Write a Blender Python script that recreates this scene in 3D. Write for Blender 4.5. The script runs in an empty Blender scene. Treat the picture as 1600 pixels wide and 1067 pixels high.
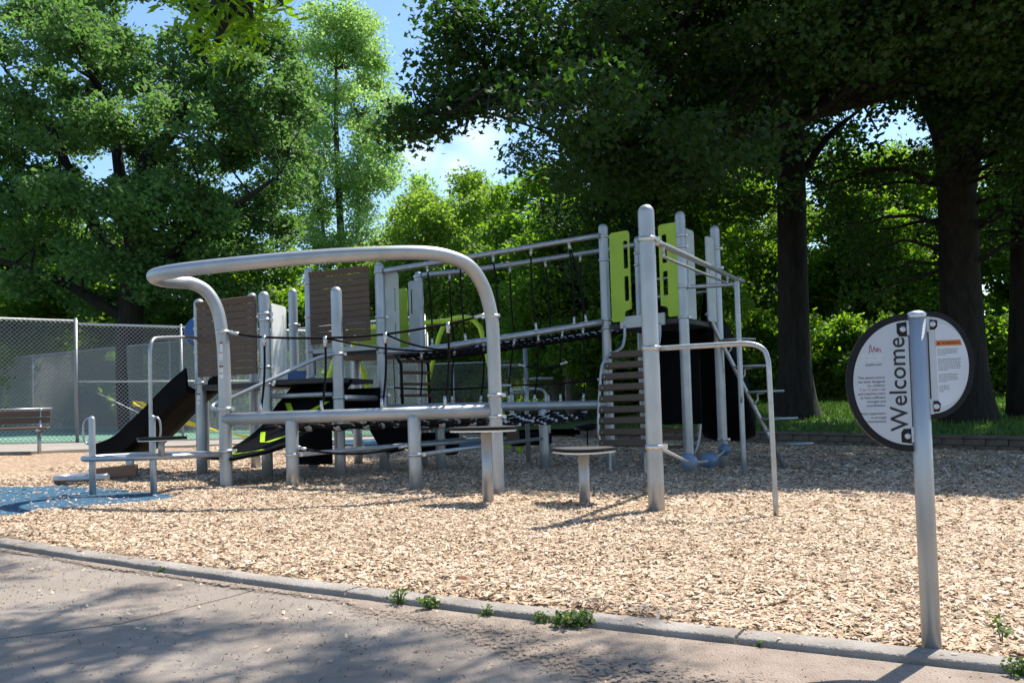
import bpy, math, random
import numpy as np
from mathutils import Vector, Matrix, noise as mnoise
R = math.radians
random.seed(7)
scn = bpy.context.scene
COL = scn.collection

# ---------------------------------------------------------------- camera, sky, sun, exposure
cam_d = bpy.data.cameras.new('camera'); cam = bpy.data.objects.new('camera', cam_d); COL.objects.link(cam)
cam_d.sensor_width = 36; cam_d.lens = 30.375; cam_d.shift_y = 0.03875
cam_d.clip_start = .05; cam_d.clip_end = 3000
_p, _r = R(1.9), R(1.75)
fw = Vector((0, math.cos(_p), math.sin(_p))); rt0 = Vector((1, 0, 0)); up0 = rt0.cross(fw)
rt = math.cos(_r)*rt0 - math.sin(_r)*up0; up = math.sin(_r)*rt0 + math.cos(_r)*up0
M = Matrix((rt, up, -fw)).transposed().to_4x4(); M.translation = (0, 0, .78)
cam.matrix_world = M
scn.camera = cam
SUN_EL, SUN_AZ = R(58.4), math.atan2(.68, .73)      # azimuth clockwise from +Y
sdir = Vector((math.sin(SUN_AZ)*math.cos(SUN_EL), math.cos(SUN_AZ)*math.cos(SUN_EL), math.sin(SUN_EL)))
sl = bpy.data.lights.new('sun', 'SUN'); sl.energy = 5.0; sl.angle = R(.53); sl.color = (1, .945, .85)
so = bpy.data.objects.new('sun', sl); COL.objects.link(so); so.rotation_euler = sdir.to_track_quat('Z', 'Y').to_euler()
so.location = (20, 15, 40)
w = bpy.data.worlds.new('World'); scn.world = w; w.use_nodes = True
nt = w.node_tree; bg = nt.nodes['Background']
sky = nt.nodes.new('ShaderNodeTexSky'); sky.sky_type = 'NISHITA'; sky.sun_disc = False
sky.sun_elevation = SUN_EL; sky.sun_rotation = SUN_AZ; sky.air_density = 1.0; sky.dust_density = .5; sky.ozone_density = .7
tc = nt.nodes.new('ShaderNodeTexCoord'); mp = nt.nodes.new('ShaderNodeMapping'); mp.inputs['Scale'].default_value = (1.6, 1.6, 3.6)
mp.inputs['Location'].default_value = (.35, .1, .62)
nz = nt.nodes.new('ShaderNodeTexNoise'); nz.inputs['Scale'].default_value = 2.1; nz.inputs['Detail'].default_value = 9; nz.inputs['Roughness'].default_value = .58
cr = nt.nodes.new('ShaderNodeValToRGB'); cr.color_ramp.elements[0].position = .54; cr.color_ramp.elements[1].position = .80
mx = nt.nodes.new('ShaderNodeMix'); mx.data_type = 'RGBA'; mx.inputs['B'].default_value = (6.2, 6.4, 6.6, 1)
mu = nt.nodes.new('ShaderNodeMath'); mu.operation = 'MULTIPLY'; mu.inputs[1].default_value = .5
L = nt.links.new
L(tc.outputs['Generated'], mp.inputs['Vector']); L(mp.outputs[0], nz.inputs['Vector']); L(nz.outputs['Fac'], cr.inputs['Fac'])
hs0 = nt.nodes.new('ShaderNodeHueSaturation'); hs0.inputs['Saturation'].default_value = 1.16; L(sky.outputs[0], hs0.inputs['Color'])
prev = None                                   # a few drifting puffs of fair-weather cloud round the sky
for d_, r_ in (((-.029, .954, .299), .075), ((-.020, .948, .325), .05), ((-.095, .951, .294), .06), ((-.05, .962, .275), .05), ((-.50, .72, .47), .16), ((.55, .70, .46), .2), ((-.9, .1, .42), .25), ((.2, -.85, .5), .3), ((.8, -.4, .45), .25), ((-.6, -.6, .5), .3), ((.1, .3, .95), .25)):
    ds = nt.nodes.new('ShaderNodeVectorMath'); ds.operation = 'DISTANCE'; ds.inputs[1].default_value = d_; L(tc.outputs['Generated'], ds.inputs[0])
    mr_ = nt.nodes.new('ShaderNodeMapRange'); mr_.inputs['From Min'].default_value = r_; mr_.inputs['From Max'].default_value = 0; L(ds.outputs['Value'], mr_.inputs['Value'])
    if prev is None: prev = mr_.outputs[0]
    else:
        mm = nt.nodes.new('ShaderNodeMath'); mm.operation = 'MAXIMUM'; L(prev, mm.inputs[0]); L(mr_.outputs[0], mm.inputs[1]); prev = mm.outputs[0]
nz.inputs['Scale'].default_value = 5.0
ad_ = nt.nodes.new('ShaderNodeMath'); ad_.operation = 'MULTIPLY_ADD'; ad_.inputs[1].default_value = .55; L(prev, ad_.inputs[0]); L(nz.outputs['Fac'], ad_.inputs[2])
sub_ = nt.nodes.new('ShaderNodeMapRange'); sub_.inputs['From Min'].default_value = .68; sub_.inputs['From Max'].default_value = 1.05; L(ad_.outputs[0], sub_.inputs['Value'])
L(sub_.outputs[0], mu.inputs[0]); L(mu.outputs[0], mx.inputs['Factor']); L(hs0.outputs[0], mx.inputs['A'])
L(mx.outputs['Result'], bg.inputs['Color']); bg.inputs['Strength'].default_value = .13
scn.view_settings.view_transform = 'Standard'; scn.view_settings.look = 'None'; scn.view_settings.gamma = 1
scn.view_settings.exposure = 0.86
scn.render.engine = 'CYCLES'; scn.cycles.use_denoising = True; scn.cycles.max_bounces = 8; scn.cycles.transparent_max_bounces = 8

# ---------------------------------------------------------------- helpers
S = -math.tan(R(1.75))                     # the site falls gently to the right
def gz(x, y=0): return S*max(-28, min(28, x))
KU, KV, K0 = Vector((.8818, -.4716)), Vector((.4716, .8818)), Vector((-.105, 3.553))   # along / across the kerb
def kbend(u):                              # the kerb runs in a slight curve
    q = abs(u+.6); return (.0165*q*q if q < 4 else .264 + .132*(q-4)) - .045
def uv2xy(u, v): p = K0 + KU*u + KV*(v+kbend(u)); return p.x, p.y
def xy2uv(x, y): d = Vector((x, y)) - K0; u = d.dot(KU); return u, d.dot(KV)-kbend(u)
MATS = {}
def pmat(name, c1, c2=None, scale=6, rough=.6, metal=0, bump=0, bscale=None, spec=None, det=6, lo=.35, hi=.65, coord='Object', stretch=None):
    m = bpy.data.materials.new(name); m.use_nodes = True; t = m.node_tree; b = t.nodes['Principled BSDF']
    b.inputs['Roughness'].default_value = rough; b.inputs['Metallic'].default_value = metal
    if spec is not None: b.inputs['Specular IOR Level'].default_value = spec
    co = t.nodes.new('ShaderNodeTexCoord'); src = co.outputs[coord]
    if stretch:
        mpn = t.nodes.new('ShaderNodeMapping'); mpn.inputs['Scale'].default_value = stretch; t.links.new(src, mpn.inputs[0]); src = mpn.outputs[0]
    n = t.nodes.new('ShaderNodeTexNoise'); n.inputs['Scale'].default_value = scale; n.inputs['Detail'].default_value = det
    t.links.new(src, n.inputs['Vector'])
    c2 = c2 or tuple(v*.8 for v in c1)
    rp = t.nodes.new('ShaderNodeValToRGB'); rp.color_ramp.elements[0].position = lo; rp.color_ramp.elements[1].position = hi
    rp.color_ramp.elements[0].color = (*c2, 1); rp.color_ramp.elements[1].color = (*c1, 1)
    t.links.new(n.outputs['Fac'], rp.inputs['Fac']); t.links.new(rp.outputs[0], b.inputs['Base Color'])
    if bump:
        n2 = t.nodes.new('ShaderNodeTexNoise'); n2.inputs['Scale'].default_value = bscale or scale*6; n2.inputs['Detail'].default_value = 5
        t.links.new(src, n2.inputs['Vector'])
        bp = t.nodes.new('ShaderNodeBump'); bp.inputs['Strength'].default_value = bump; bp.inputs['Distance'].default_value = .02
        t.links.new(n2.outputs['Fac'], bp.inputs['Height']); t.links.new(bp.outputs[0], b.inputs['Normal'])
    MATS[name] = m; return m
def leafmat(name, stops, trans=.45, rough=.68, glow=1.9):
    m = bpy.data.materials.new(name); m.use_nodes = True; t = m.node_tree; b = t.nodes['Principled BSDF']; out = t.nodes['Material Output']
    a = t.nodes.new('ShaderNodeAttribute'); a.attribute_name = 'tint'
    rp = t.nodes.new('ShaderNodeValToRGB'); e = rp.color_ramp.elements
    e[0].color = (*stops[0], 1); e[1].color = (*stops[-1], 1)
    for i, s in enumerate(stops[1:-1]):
        k = e.new((i+1)/(len(stops)-1)); k.color = (*s, 1)
    t.links.new(a.outputs['Fac'], rp.inputs['Fac']); t.links.new(rp.outputs[0], b.inputs['Base Color']); b.inputs['Roughness'].default_value = rough
    if trans:
        tr = t.nodes.new('ShaderNodeBsdfTranslucent'); ms = t.nodes.new('ShaderNodeMixShader'); ms.inputs[0].default_value = trans
        hs = t.nodes.new('ShaderNodeHueSaturation'); hs.inputs['Saturation'].default_value = 1.15; hs.inputs['Value'].default_value = glow; hs.inputs['Hue'].default_value = .495
        t.links.new(rp.outputs[0], hs.inputs['Color']); t.links.new(hs.outputs[0], tr.inputs['Color'])
        t.links.new(b.outputs[0], ms.inputs[1]); t.links.new(tr.outputs[0], ms.inputs[2]); t.links.new(ms.outputs[0], out.inputs['Surface'])
    MATS[name] = m; return m
ORG = {}
class MB:
    def __init__(s): s.v = []; s.f = []; s.s = []
    def add(s, vs, fs, smooth=False):
        o = len(s.v); s.v += [Vector(v) for v in vs]; s.f += [[i+o for i in f] for f in fs]; s.s += [smooth]*len(fs); return s
    def tube(s, pts, r, n=12, caps=True, dome=0):
        pts = [Vector(p) for p in pts]; N = len(pts); rr = r if isinstance(r, (list, tuple)) else [r]*N
        if dome:                                    # rounded cap on the last point
            d = (pts[-1]-pts[-2]).normalized(); e = pts[-1]; rl = rr[-1]; pts = pts[:-1]; rr = list(rr[:-1])
            for k in range(6):
                a = k*math.pi/2/5.3; pts.append(e + d*(math.sin(a)*rl*1.0 - rl)); rr.append(max(.002, rl*math.cos(a)))
            N = len(pts)
        t0 = (pts[1]-pts[0]).normalized(); a = Vector((0, 0, 1)) if abs(t0.z) < .9 else Vector((1, 0, 0))
        u = t0.cross(a).normalized(); vs = []
        for i in range(N):
            t = ((pts[min(i+1, N-1)]-pts[i]).normalized() + (pts[i]-pts[max(i-1, 0)]).normalized())
            t = t.normalized() if t.length > 1e-6 else t0
            u = (u - t*u.dot(t)).normalized(); v2 = t.cross(u)
            for k in range(n):
                an = 2*math.pi*k/n; vs.append(pts[i] + (u*math.cos(an) + v2*math.sin(an))*rr[i])
        fs = [[i*n+k, i*n+(k+1) % n, (i+1)*n+(k+1) % n, (i+1)*n+k] for i in range(N-1) for k in range(n)]
        s.add(vs, fs, True)
        if caps:
            o = len(s.v)-len(vs)
            s.f += [[o+k for k in range(n)][::-1], [o+(N-1)*n+k for k in range(n)]]; s.s += [False, bool(dome)]
        return s
    def box(s, c, size, rot=None, bev=0):
        x, y, z = [q/2 for q in size]; c = Vector(c); rot = rot or Matrix.Identity(3)
        if bev:
            out = []
            for sz, ins in ((-z, bev), (-z+bev, 0), (z-bev, 0), (z, bev)):
                X, Y = x-ins, y-ins; b2 = bev*.7
                out.append([(X-b2, -Y, sz), (X, -Y+b2, sz), (X, Y-b2, sz), (X-b2, Y, sz), (-X+b2, Y, sz), (-X, Y-b2, sz), (-X, -Y+b2, sz), (-X+b2, -Y, sz)])
            vs = [c + rot @ Vector(p) for ring in out for p in ring]
            fs = [[i*8+k, i*8+(k+1) % 8, (i+1)*8+(k+1) % 8, (i+1)*8+k] for i in range(3) for k in range(8)] + [list(range(8))[::-1], list(range(24, 32))]
            return s.add(vs, fs)
        vs = [c + rot @ Vector(p) for p in ((-x,-y,-z),(x,-y,-z),(x,y,-z),(-x,y,-z),(-x,-y,z),(x,-y,z),(x,y,z),(-x,y,z))]
        return s.add(vs, [[3,2,1,0],[4,5,6,7],[0,1,5,4],[1,2,6,5],[2,3,7,6],[3,0,4,7]])
    def prism(s, outline, ext, smooth=False):
        n = len(outline); a = [Vector(p) for p in outline]; e = Vector(ext)
        return s.add(a + [p+e for p in a], [list(range(n))[::-1], list(range(n, 2*n))] + [[k, (k+1) % n, n+(k+1) % n, n+k] for k in range(n)])
    def lathe(s, c, prof, n=24, rot=None):
        c = Vector(c); rot = rot or Matrix.Identity(3); vs = []
        for r, z in prof:
            for k in range(n): a = 2*math.pi*k/n; vs.append(c + rot @ Vector((r*math.cos(a), r*math.sin(a), z)))
        N = len(prof)
        s.add(vs, [[i*n+k, i*n+(k+1) % n, (i+1)*n+(k+1) % n, (i+1)*n+k] for i in range(N-1) for k in range(n)], True)
        return s
def cat(pts, n=6):
    P = [Vector(p) for p in pts]; P = [P[0]*2-P[1]] + P + [P[-1]*2-P[-2]]; out = []
    for i in range(1, len(P)-2):
        for k in range(n):
            t = k/n; a, b, c, d = P[i-1], P[i], P[i+1], P[i+2]
            out.append(.5*((2*b) + (c-a)*t + (2*a-5*b+4*c-d)*t*t + (3*b-a-3*c+d)*t**3))
    return out + [P[-2]]
def tag(o, label=None, cat_=None, group=None, kind=None):
    if label: o['label'] = label
    if cat_: o['category'] = cat_
    if group: o['group'] = group
    if kind: o['kind'] = kind
    return o
def link(o, parent, org):
    COL.objects.link(o); ORG[o.name] = org
    if parent: o.parent = parent
    return o
def mk(name, mb, mat, parent=None, org=None):
    if parent is not None: org = ORG[parent.name]
    org = Vector(org) if org is not None else Vector((0, 0, 0))
    me = bpy.data.meshes.new(name); me.from_pydata([tuple(v-org) for v in mb.v], [], mb.f)
    me.polygons.foreach_set('use_smooth', mb.s); me.materials.append(MATS[mat] if isinstance(mat, str) else mat); me.update()
    o = bpy.data.objects.new(name, me)
    if parent is None: o.location = org
    return link(o, parent, org)
def thing(name, label, cat_, loc, group=None):
    o = bpy.data.objects.new(name, None); o.location = loc; o.empty_display_size = .2; link(o, None, Vector(loc)); return tag(o, label, cat_, group)
def shared(name, me, loc, rot, parent):
    o = bpy.data.objects.new(name, me); COL.objects.link(o); o.parent = parent; o.location = Vector(loc) - ORG[parent.name]
    o.rotation_euler = rot; return o
def nmesh(name, V, loops, starts, mat, tint=None, smooth=False):
    me = bpy.data.meshes.new(name); me.vertices.add(len(V)); me.vertices.foreach_set('co', V.astype(np.float32).ravel())
    me.loops.add(len(loops)); me.loops.foreach_set('vertex_index', loops.astype(np.int32).ravel())
    me.polygons.add(len(starts)); me.polygons.foreach_set('loop_start', starts.astype(np.int32))
    if smooth: me.polygons.foreach_set('use_smooth', np.ones(len(starts), bool))
    me.update(calc_edges=True)
    if tint is not None:
        at = me.attributes.new('tint', 'FLOAT', 'FACE'); at.data.foreach_set('value', tint.astype(np.float32))
    me.materials.append(MATS[mat]); me.validate(); return me
def fromto(a, b):                                   # rotation whose X axis runs a -> b, Z kept up
    x = (Vector(b)-Vector(a)).normalized(); y = Vector((0, 0, 1)).cross(x).normalized(); z = x.cross(y)
    return Matrix((x, y, z)).transposed()

# ---------------------------------------------------------------- materials
pmat('silver', (.42, .435, .45), (.33, .345, .355), 3.5, .42, .55, .06, 160, det=10, lo=.3, hi=.6)
pmat('tubing', (.42, .44, .46), (.34, .355, .375), 14, .36, .65)
pmat('clampmetal', (.58, .59, .60), (.48, .49, .5), 20, .35, .75)
pmat('galv', (.50, .51, .53), (.38, .39, .41), 30, .5, .6)
pmat('wire', (.55, .56, .57), (.45, .46, .47), 30, .5, .5)
pmat('slatwood', (.125, .080, .051), (.085, .053, .034), 3, .7, 0, .15, 40, stretch=(14, 14, 60))
pmat('lime', (.33, .48, .018), (.29, .43, .014), 4, .45)
pmat('limepaint', (.42, .60, .02), (.36, .54, .02), 4, .35)
pmat('white', (.80, .81, .79), (.72, .74, .72), 5, .5)
pmat('palegrey', (.46, .50, .49), (.40, .44, .43), 6, .5)
pmat('black', (.010, .010, .012), (.006, .006, .008), 8, .45, spec=.2)
pmat('blackplastic', (.008, .0085, .010), (.005, .0055, .0065), 3, .6, 0, .1, 50, spec=.03)
pmat('rope', (.012, .012, .013), (.006, .006, .007), 120, .8, 0, .5, 300, spec=.15)
pmat('deck', (.03, .032, .036), (.016, .018, .02), 25, .6, 0, .2, 90)
pmat('ball', (.10, .17, .27), (.075, .13, .22), 9, .4)
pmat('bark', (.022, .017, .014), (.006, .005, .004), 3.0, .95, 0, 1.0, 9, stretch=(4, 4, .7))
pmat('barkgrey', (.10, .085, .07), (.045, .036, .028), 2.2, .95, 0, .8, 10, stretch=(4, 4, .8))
pmat('concrete', (.32, .285, .25), (.235, .20, .17), 2.4, .9, 0, .5, 120, lo=.3, hi=.7, det=12)
pmat('pathstone', (.53, .45, .38), (.35, .28, .225), 2.2, .9, 0, 1.0, 260, lo=.25, hi=.75, det=15)
pmat('kerbstone', (.34, .305, .27), (.20, .175, .15), 5, .92, 0, .6, 90, lo=.3, hi=.7, det=10)
pmat('dirt', (.22, .165, .12), (.11, .08, .055), 7, .95, 0, .8, 140, det=12, lo=.28, hi=.72)
pmat('block', (.15, .118, .092), (.085, .068, .054), 4, .95, 0, .8, 40)
pmat('courtgreen', (.11, .24, .155), (.09, .21, .135), 1.5, .85, 0, .1, 100)
pmat('linepaint', (.7, .72, .7), None, 8, .8)
pmat('soil', (.060, .075, .030), (.035, .05, .018), 1.2, .95, 0, .6, 20)
pmat('grassbase', (.075, .14, .028), (.045, .09, .018), 2.0, .95, 0, .7, 30)
pmat('signgrey', (.46, .48, .51), (.43, .455, .485), 5, .45)
pmat('signlight', (.62, .65, .70), None, 5, .45)
pmat('ink', (.012, .012, .014), None, 5, .6)
pmat('inkred', (.45, .02, .05), None, 5, .6)
pmat('inkorange', (.62, .17, .02), None, 5, .6)
pmat('stickerwhite', (.72, .72, .70), None, 5, .6)
pmat('yellow', (.72, .56, .02), (.6, .45, .02), 6, .5)
pmat('bluething', (.03, .11, .30), None, 6, .5)
pmat('deadleaf', (.20, .065, .02), (.11, .035, .012), 30, .8)
leafmat('leaf_maple', [(.022, .054, .013), (.034, .078, .014), (.06, .115, .02)], .48, glow=1.6)
leafmat('leaf_oak', [(.056, .112, .03), (.096, .18, .05), (.15, .25, .085)], .46, glow=1.7)
leafmat('leaf_poplar', [(.14, .23, .07), (.21, .33, .10), (.30, .42, .16)], .5)
leafmat('leaf_yellow', [(.10, .18, .032), (.155, .25, .045), (.22, .32, .07)], .48)
leafmat('leaf_mid', [(.06, .12, .02), (.105, .19, .03), (.16, .26, .045)], .6)
leafmat('leaf_locust', [(.10, .20, .02), (.16, .28, .03)], .6)
leafmat('leaf_weed', [(.055, .105, .02), (.085, .15, .03), (.14, .16, .05)], .3)
leafmat('grass_blade', [(.045, .10, .016), (.075, .15, .024), (.11, .18, .04)], .3)
leafmat('chip', [(.095, .058, .034), (.315, .208, .128), (.475, .345, .228), (.60, .468, .336), (.71, .605, .475)], 0, .8)
# wood-chip ground: cells of random tone
m = bpy.data.materials.new('mulchmat'); m.use_nodes = True; t = m.node_tree; b = t.nodes['Principled BSDF']; b.inputs['Roughness'].default_value = .9
co = t.nodes.new('ShaderNodeTexCoord'); cols = []
nzw = t.nodes.new('ShaderNodeTexNoise'); nzw.inputs['Scale'].default_value = 9; t.links.new(co.outputs['Object'], nzw.inputs['Vector'])
for k, (sx, sy, ang) in enumerate(((22, 60, .4), (60, 20, -.3))):
    mpn = t.nodes.new('ShaderNodeMapping'); mpn.inputs['Scale'].default_value = (sx, sy, 30); mpn.inputs['Rotation'].default_value = (0, 0, ang)
    ad = t.nodes.new('ShaderNodeVectorMath'); ad.operation = 'MULTIPLY_ADD'; ad.inputs[1].default_value = (.12, .12, .12)
    t.links.new(nzw.outputs['Color'], ad.inputs[0]); t.links.new(co.outputs['Object'], ad.inputs[2])
    t.links.new(ad.outputs[0], mpn.inputs[0]); vo = t.nodes.new('ShaderNodeTexVoronoi'); vo.inputs['Scale'].default_value = 1; t.links.new(mpn.outputs[0], vo.inputs['Vector']); cols.append(vo)
rp = t.nodes.new('ShaderNodeValToRGB'); e = rp.color_ramp.elements; e[0].color = (.06, .034, .018, 1); e[1].color = (.60, .47, .34, 1)
for p_, c_ in ((.3, (.20, .125, .07)), (.5, (.35, .235, .145)), (.72, (.47, .34, .225))): k = e.new(p_); k.color = (*c_, 1)
mxx = t.nodes.new('ShaderNodeMix'); mxx.data_type = 'RGBA'; mxx.inputs['Factor'].default_value = .5
t.links.new(cols[0].outputs['Color'], mxx.inputs['A']); t.links.new(cols[1].outputs['Color'], mxx.inputs['B'])
sp = t.nodes.new('ShaderNodeSeparateColor'); t.links.new(mxx.outputs['Result'], sp.inputs[0])
t.links.new(sp.outputs[0], rp.inputs['Fac']); t.links.new(rp.outputs[0], b.inputs['Base Color'])
bp = t.nodes.new('ShaderNodeBump'); bp.inputs['Strength'].default_value = .9; bp.inputs['Distance'].default_value = .015
t.links.new(sp.outputs[1], bp.inputs['Height']); t.links.new(bp.outputs[0], b.inputs['Normal']); MATS['mulchmat'] = m
pmat('rubberblue', (.020, .10, .175), (.012, .066, .125), 60, .85, 0, .6, 200)

# ---------------------------------------------------------------- ground, mulch, kerb, path
def grid(name, us, vs, fn, mat, kind='structure'):
    V = np.array([fn(u, v) for v in vs for u in us]); nu, nv = len(us), len(vs)
    i = np.arange(nu-1)[None, :] + nu*np.arange(nv-1)[:, None]
    loops = np.stack([i, i+1, i+1+nu, i+nu], -1).reshape(-1)
    me = nmesh(name, V, loops, np.arange((nu-1)*(nv-1))*4, mat, smooth=True)
    o = bpy.data.objects.new(name, me); COL.objects.link(o); ORG[o.name] = Vector((0, 0, 0)); tag(o, kind=kind); return o
xs = [-900, -300, -120, -60, -28, 0, 28, 60, 120, 300, 900]; ys = [-300, -60, -20, 0, 20, 40, 80, 160, 400, 1500]
tag(grid('ground', xs, ys, lambda x, y: (x, y, gz(x)-.22), 'soil'), 'dark earthy ground under the trees around the playground')
BLUE = [(-3.65, 6.15), (-3.55, 6.6), (-3.32, 6.95), (-2.98, 7.4), (-2.95, 7.9), (-3.3, 8.3), (-3.8, 8.65), (-4.75, 9.2), (-5.4, 9.0), (-9, 9.3), (-9, 5.9)]
def bluemask(x, y):
    if x > -2.6 or y > 10.7 or y < 5.5: return 0
    best = 9; ins = False; n = len(BLUE)
    for i in range(n):
        ax, ay = BLUE[i]; bx, by = BLUE[(i+1) % n]
        t = max(0, min(1, ((x-ax)*(bx-ax)+(y-ay)*(by-ay))/((bx-ax)**2+(by-ay)**2))); best = min(best, math.hypot(x-ax-t*(bx-ax), y-ay-t*(by-ay)))
        if (ay > y) != (by > y) and x < (bx-ax)*(y-ay)/(by-ay)+ax: ins = not ins
    v = (best if ins else -best) + .10*mnoise.noise(Vector((x*3.1, y*3.1, 5)))
    v2 = .16 - abs(y-9.95+.06*(x+6)) + .12*mnoise.noise(Vector((x*2.2, y*2.2, 9))) if x < -4.6 else -1
    return min(1, max(0, max(v/.22, v2/.3)))
def mulch_z(x, y):
    n = mnoise.noise(Vector((x*1.5, y*1.5, 0)))*.022 + mnoise.noise(Vector((x*5, y*5, 3)))*.011
    return gz(x) + .012 + n - .075*bluemask(x, y)
def msheet(u, v):
    x, y = uv2xy(u, v)
    return (x, y, mulch_z(x, y) - (.02 if v < .03 else 0))
vs_ = list(np.arange(0, 12, .12)) + list(np.arange(12, 46, .7)); us_ = list(np.arange(-30, -9, .7)) + list(np.arange(-9, 9, .12)) + list(np.arange(9, 22, .7))
tag(grid('mulch_ground', us_, vs_, msheet, 'mulchmat'), 'pale wood chip ground covering the play area')
bl = MB()
for _ in range(1):
    pts = [(-9.5, 5.6), (-2.5, 5.6), (-2.5, 10.8), (-9.5, 10.8)]
    bl.add([(x, y, gz(x)-.014) for x, y in pts], [[0, 1, 2, 3]])
tag(mk('rubber_surface', bl, 'rubberblue'), 'blue rubber safety surface half buried by wood chips', kind='structure')
# path slabs on the near side, 6 cm below the kerb
pth = thing('path', None, None, (0, 2, 0)); del pth; 
path = bpy.data.objects['path']; tag(path, 'worn concrete path in front of the playground kerb', kind='structure')
def slab(name, poly, dz, mat, parent):
    mb = MB(); mb.prism([(x, y, gz(x)+dz-.12) for x, y in poly], (0, 0, .12)); return mk(name, mb, mat, parent)
def U(u, v): return uv2xy(u, v)
# joint between the slabs runs from the kerb towards the lower left
JT = [xy2uv(*q) for q in ((-1.10, 4.02), (-1.24, 3.72), (-1.49, 3.27), (-1.82, 3.05), (-3.2, 2.1), (-5.2, .8))]
JT[0] = (JT[0][0], -.132)
def lin(a, b, v=-.132, n=12): return [U(a+(b-a)*k/n, v) for k in range(n+1)]
slab('slab', lin(-9, JT[0][0]-.012) + [U(a-.010, b+.006) for a, b in JT[1:]] + [U(-9, -4.6)], -.022, 'pathstone', path)
slab('slab', lin(JT[0][0]+.012, 9) + [U(9, -6), U(-3, -6)] + [U(a+.010, b-.006) for a, b in JT[:0:-1]], -.020, 'pathstone', path)
slab('path_bed', lin(-12, 12, -.10, 20) + [U(12, -9), U(-12, -9)], -.036, 'dirt', path)
# drifted dirt along the kerb, thinning out grain by grain
def drift_cover(u, v):
    x, y = uv2xy(u, v); k = mnoise.noise(Vector((x*1.3, y*1.3, 8))); k2 = mnoise.noise(Vector((x*4, y*4, 2)))
    wide = .10 + 1.15*min(1, max(0, (u+.6)/1.8)); return max(0, min(1, 1.0 + (v+.13)/wide + .35*k + .25*k2))
def drift(u, v):
    x, y = uv2xy(u, v); return (x, y, gz(x) - .0165 + .007*drift_cover(u, v) + .0015*mnoise.noise(Vector((x*25, y*25, 1))))
du, dv = list(np.arange(-5, 4, .03)), list(np.arange(-2.2, -.128, .025))
m = pmat('dirtfade', (.37, .295, .235), (.26, .20, .155), 9, .95, 0, .8, 140, det=12, lo=.28, hi=.72); t = m.node_tree
at_ = t.nodes.new('ShaderNodeAttribute'); at_.attribute_name = 'cover'; n3 = t.nodes.new('ShaderNodeTexNoise'); n3.inputs['Scale'].default_value = 55; n3.inputs['Detail'].default_value = 8; n3.inputs['Roughness'].default_value = .7
co3 = t.nodes.new('ShaderNodeTexCoord'); t.links.new(co3.outputs['Object'], n3.inputs['Vector'])
mr = t.nodes.new('ShaderNodeMapRange'); mr.inputs['From Min'].default_value = .30; mr.inputs['From Max'].default_value = .70; t.links.new(n3.outputs['Fac'], mr.inputs['Value'])
sb = t.nodes.new('ShaderNodeMath'); sb.operation = 'SUBTRACT'; t.links.new(at_.outputs['Fac'], sb.inputs[0]); t.links.new(mr.outputs[0], sb.inputs[1])
mr2 = t.nodes.new('ShaderNodeMapRange'); mr2.inputs['From Min'].default_value = -.12; mr2.inputs['From Max'].default_value = .12; t.links.new(sb.outputs[0], mr2.inputs['Value'])
t.links.new(mr2.outputs[0], t.nodes['Principled BSDF'].inputs['Alpha'])
o = tag(grid('dirt', du, dv, drift, 'dirtfade'), 'sandy brown dirt drifted over the path beside the kerb')
ca = o.data.attributes.new('cover', 'FLOAT', 'POINT'); ca.data.foreach_set('value', np.array([drift_cover(u, v) for v in dv for u in du], np.float32))
kerb = thing('kerb', None, None, (0, 3.2, 0)); tag(kerb, 'rounded concrete kerb between path and wood chips', kind='structure')
cuts = [-14, -8.2, -5.6, -3.1, -.62, .36, 1.02, 3.6, 6.2, 9]
for a, c in zip(cuts[:-1], cuts[1:]):
    mb = MB(); prof = [(-.132, -.16), (-.132, .000), (-.129, .009), (-.122, .013), (-.02, .014), (-.008, .011), (-.004, .003), (-.004, -.16)]
    n = max(2, int((c-a)/.08)); rows = []
    for i in range(n+1):
        u = a+.006 + (c-a-.012)*i/n
        for v, z in prof:
            x, y = uv2xy(u, v); wob = .004*mnoise.noise(Vector((x*6, y*6, z*8)))
            x, y = uv2xy(u, v + wob*1.5); rows.append((x, y, gz(x)+z+wob))
    k = len(prof)
    mb.add(rows, [[i*k+j, i*k+j+1, (i+1)*k+j+1, (i+1)*k+j] for i in range(n) for j in range(k-1)], True)
    mb.add(rows[:k], [list(range(k))]); mb.add(rows[-k:], [list(range(k))[::-1]])
    mk('kerb_stone', mb, 'kerbstone', kerb)

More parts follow.
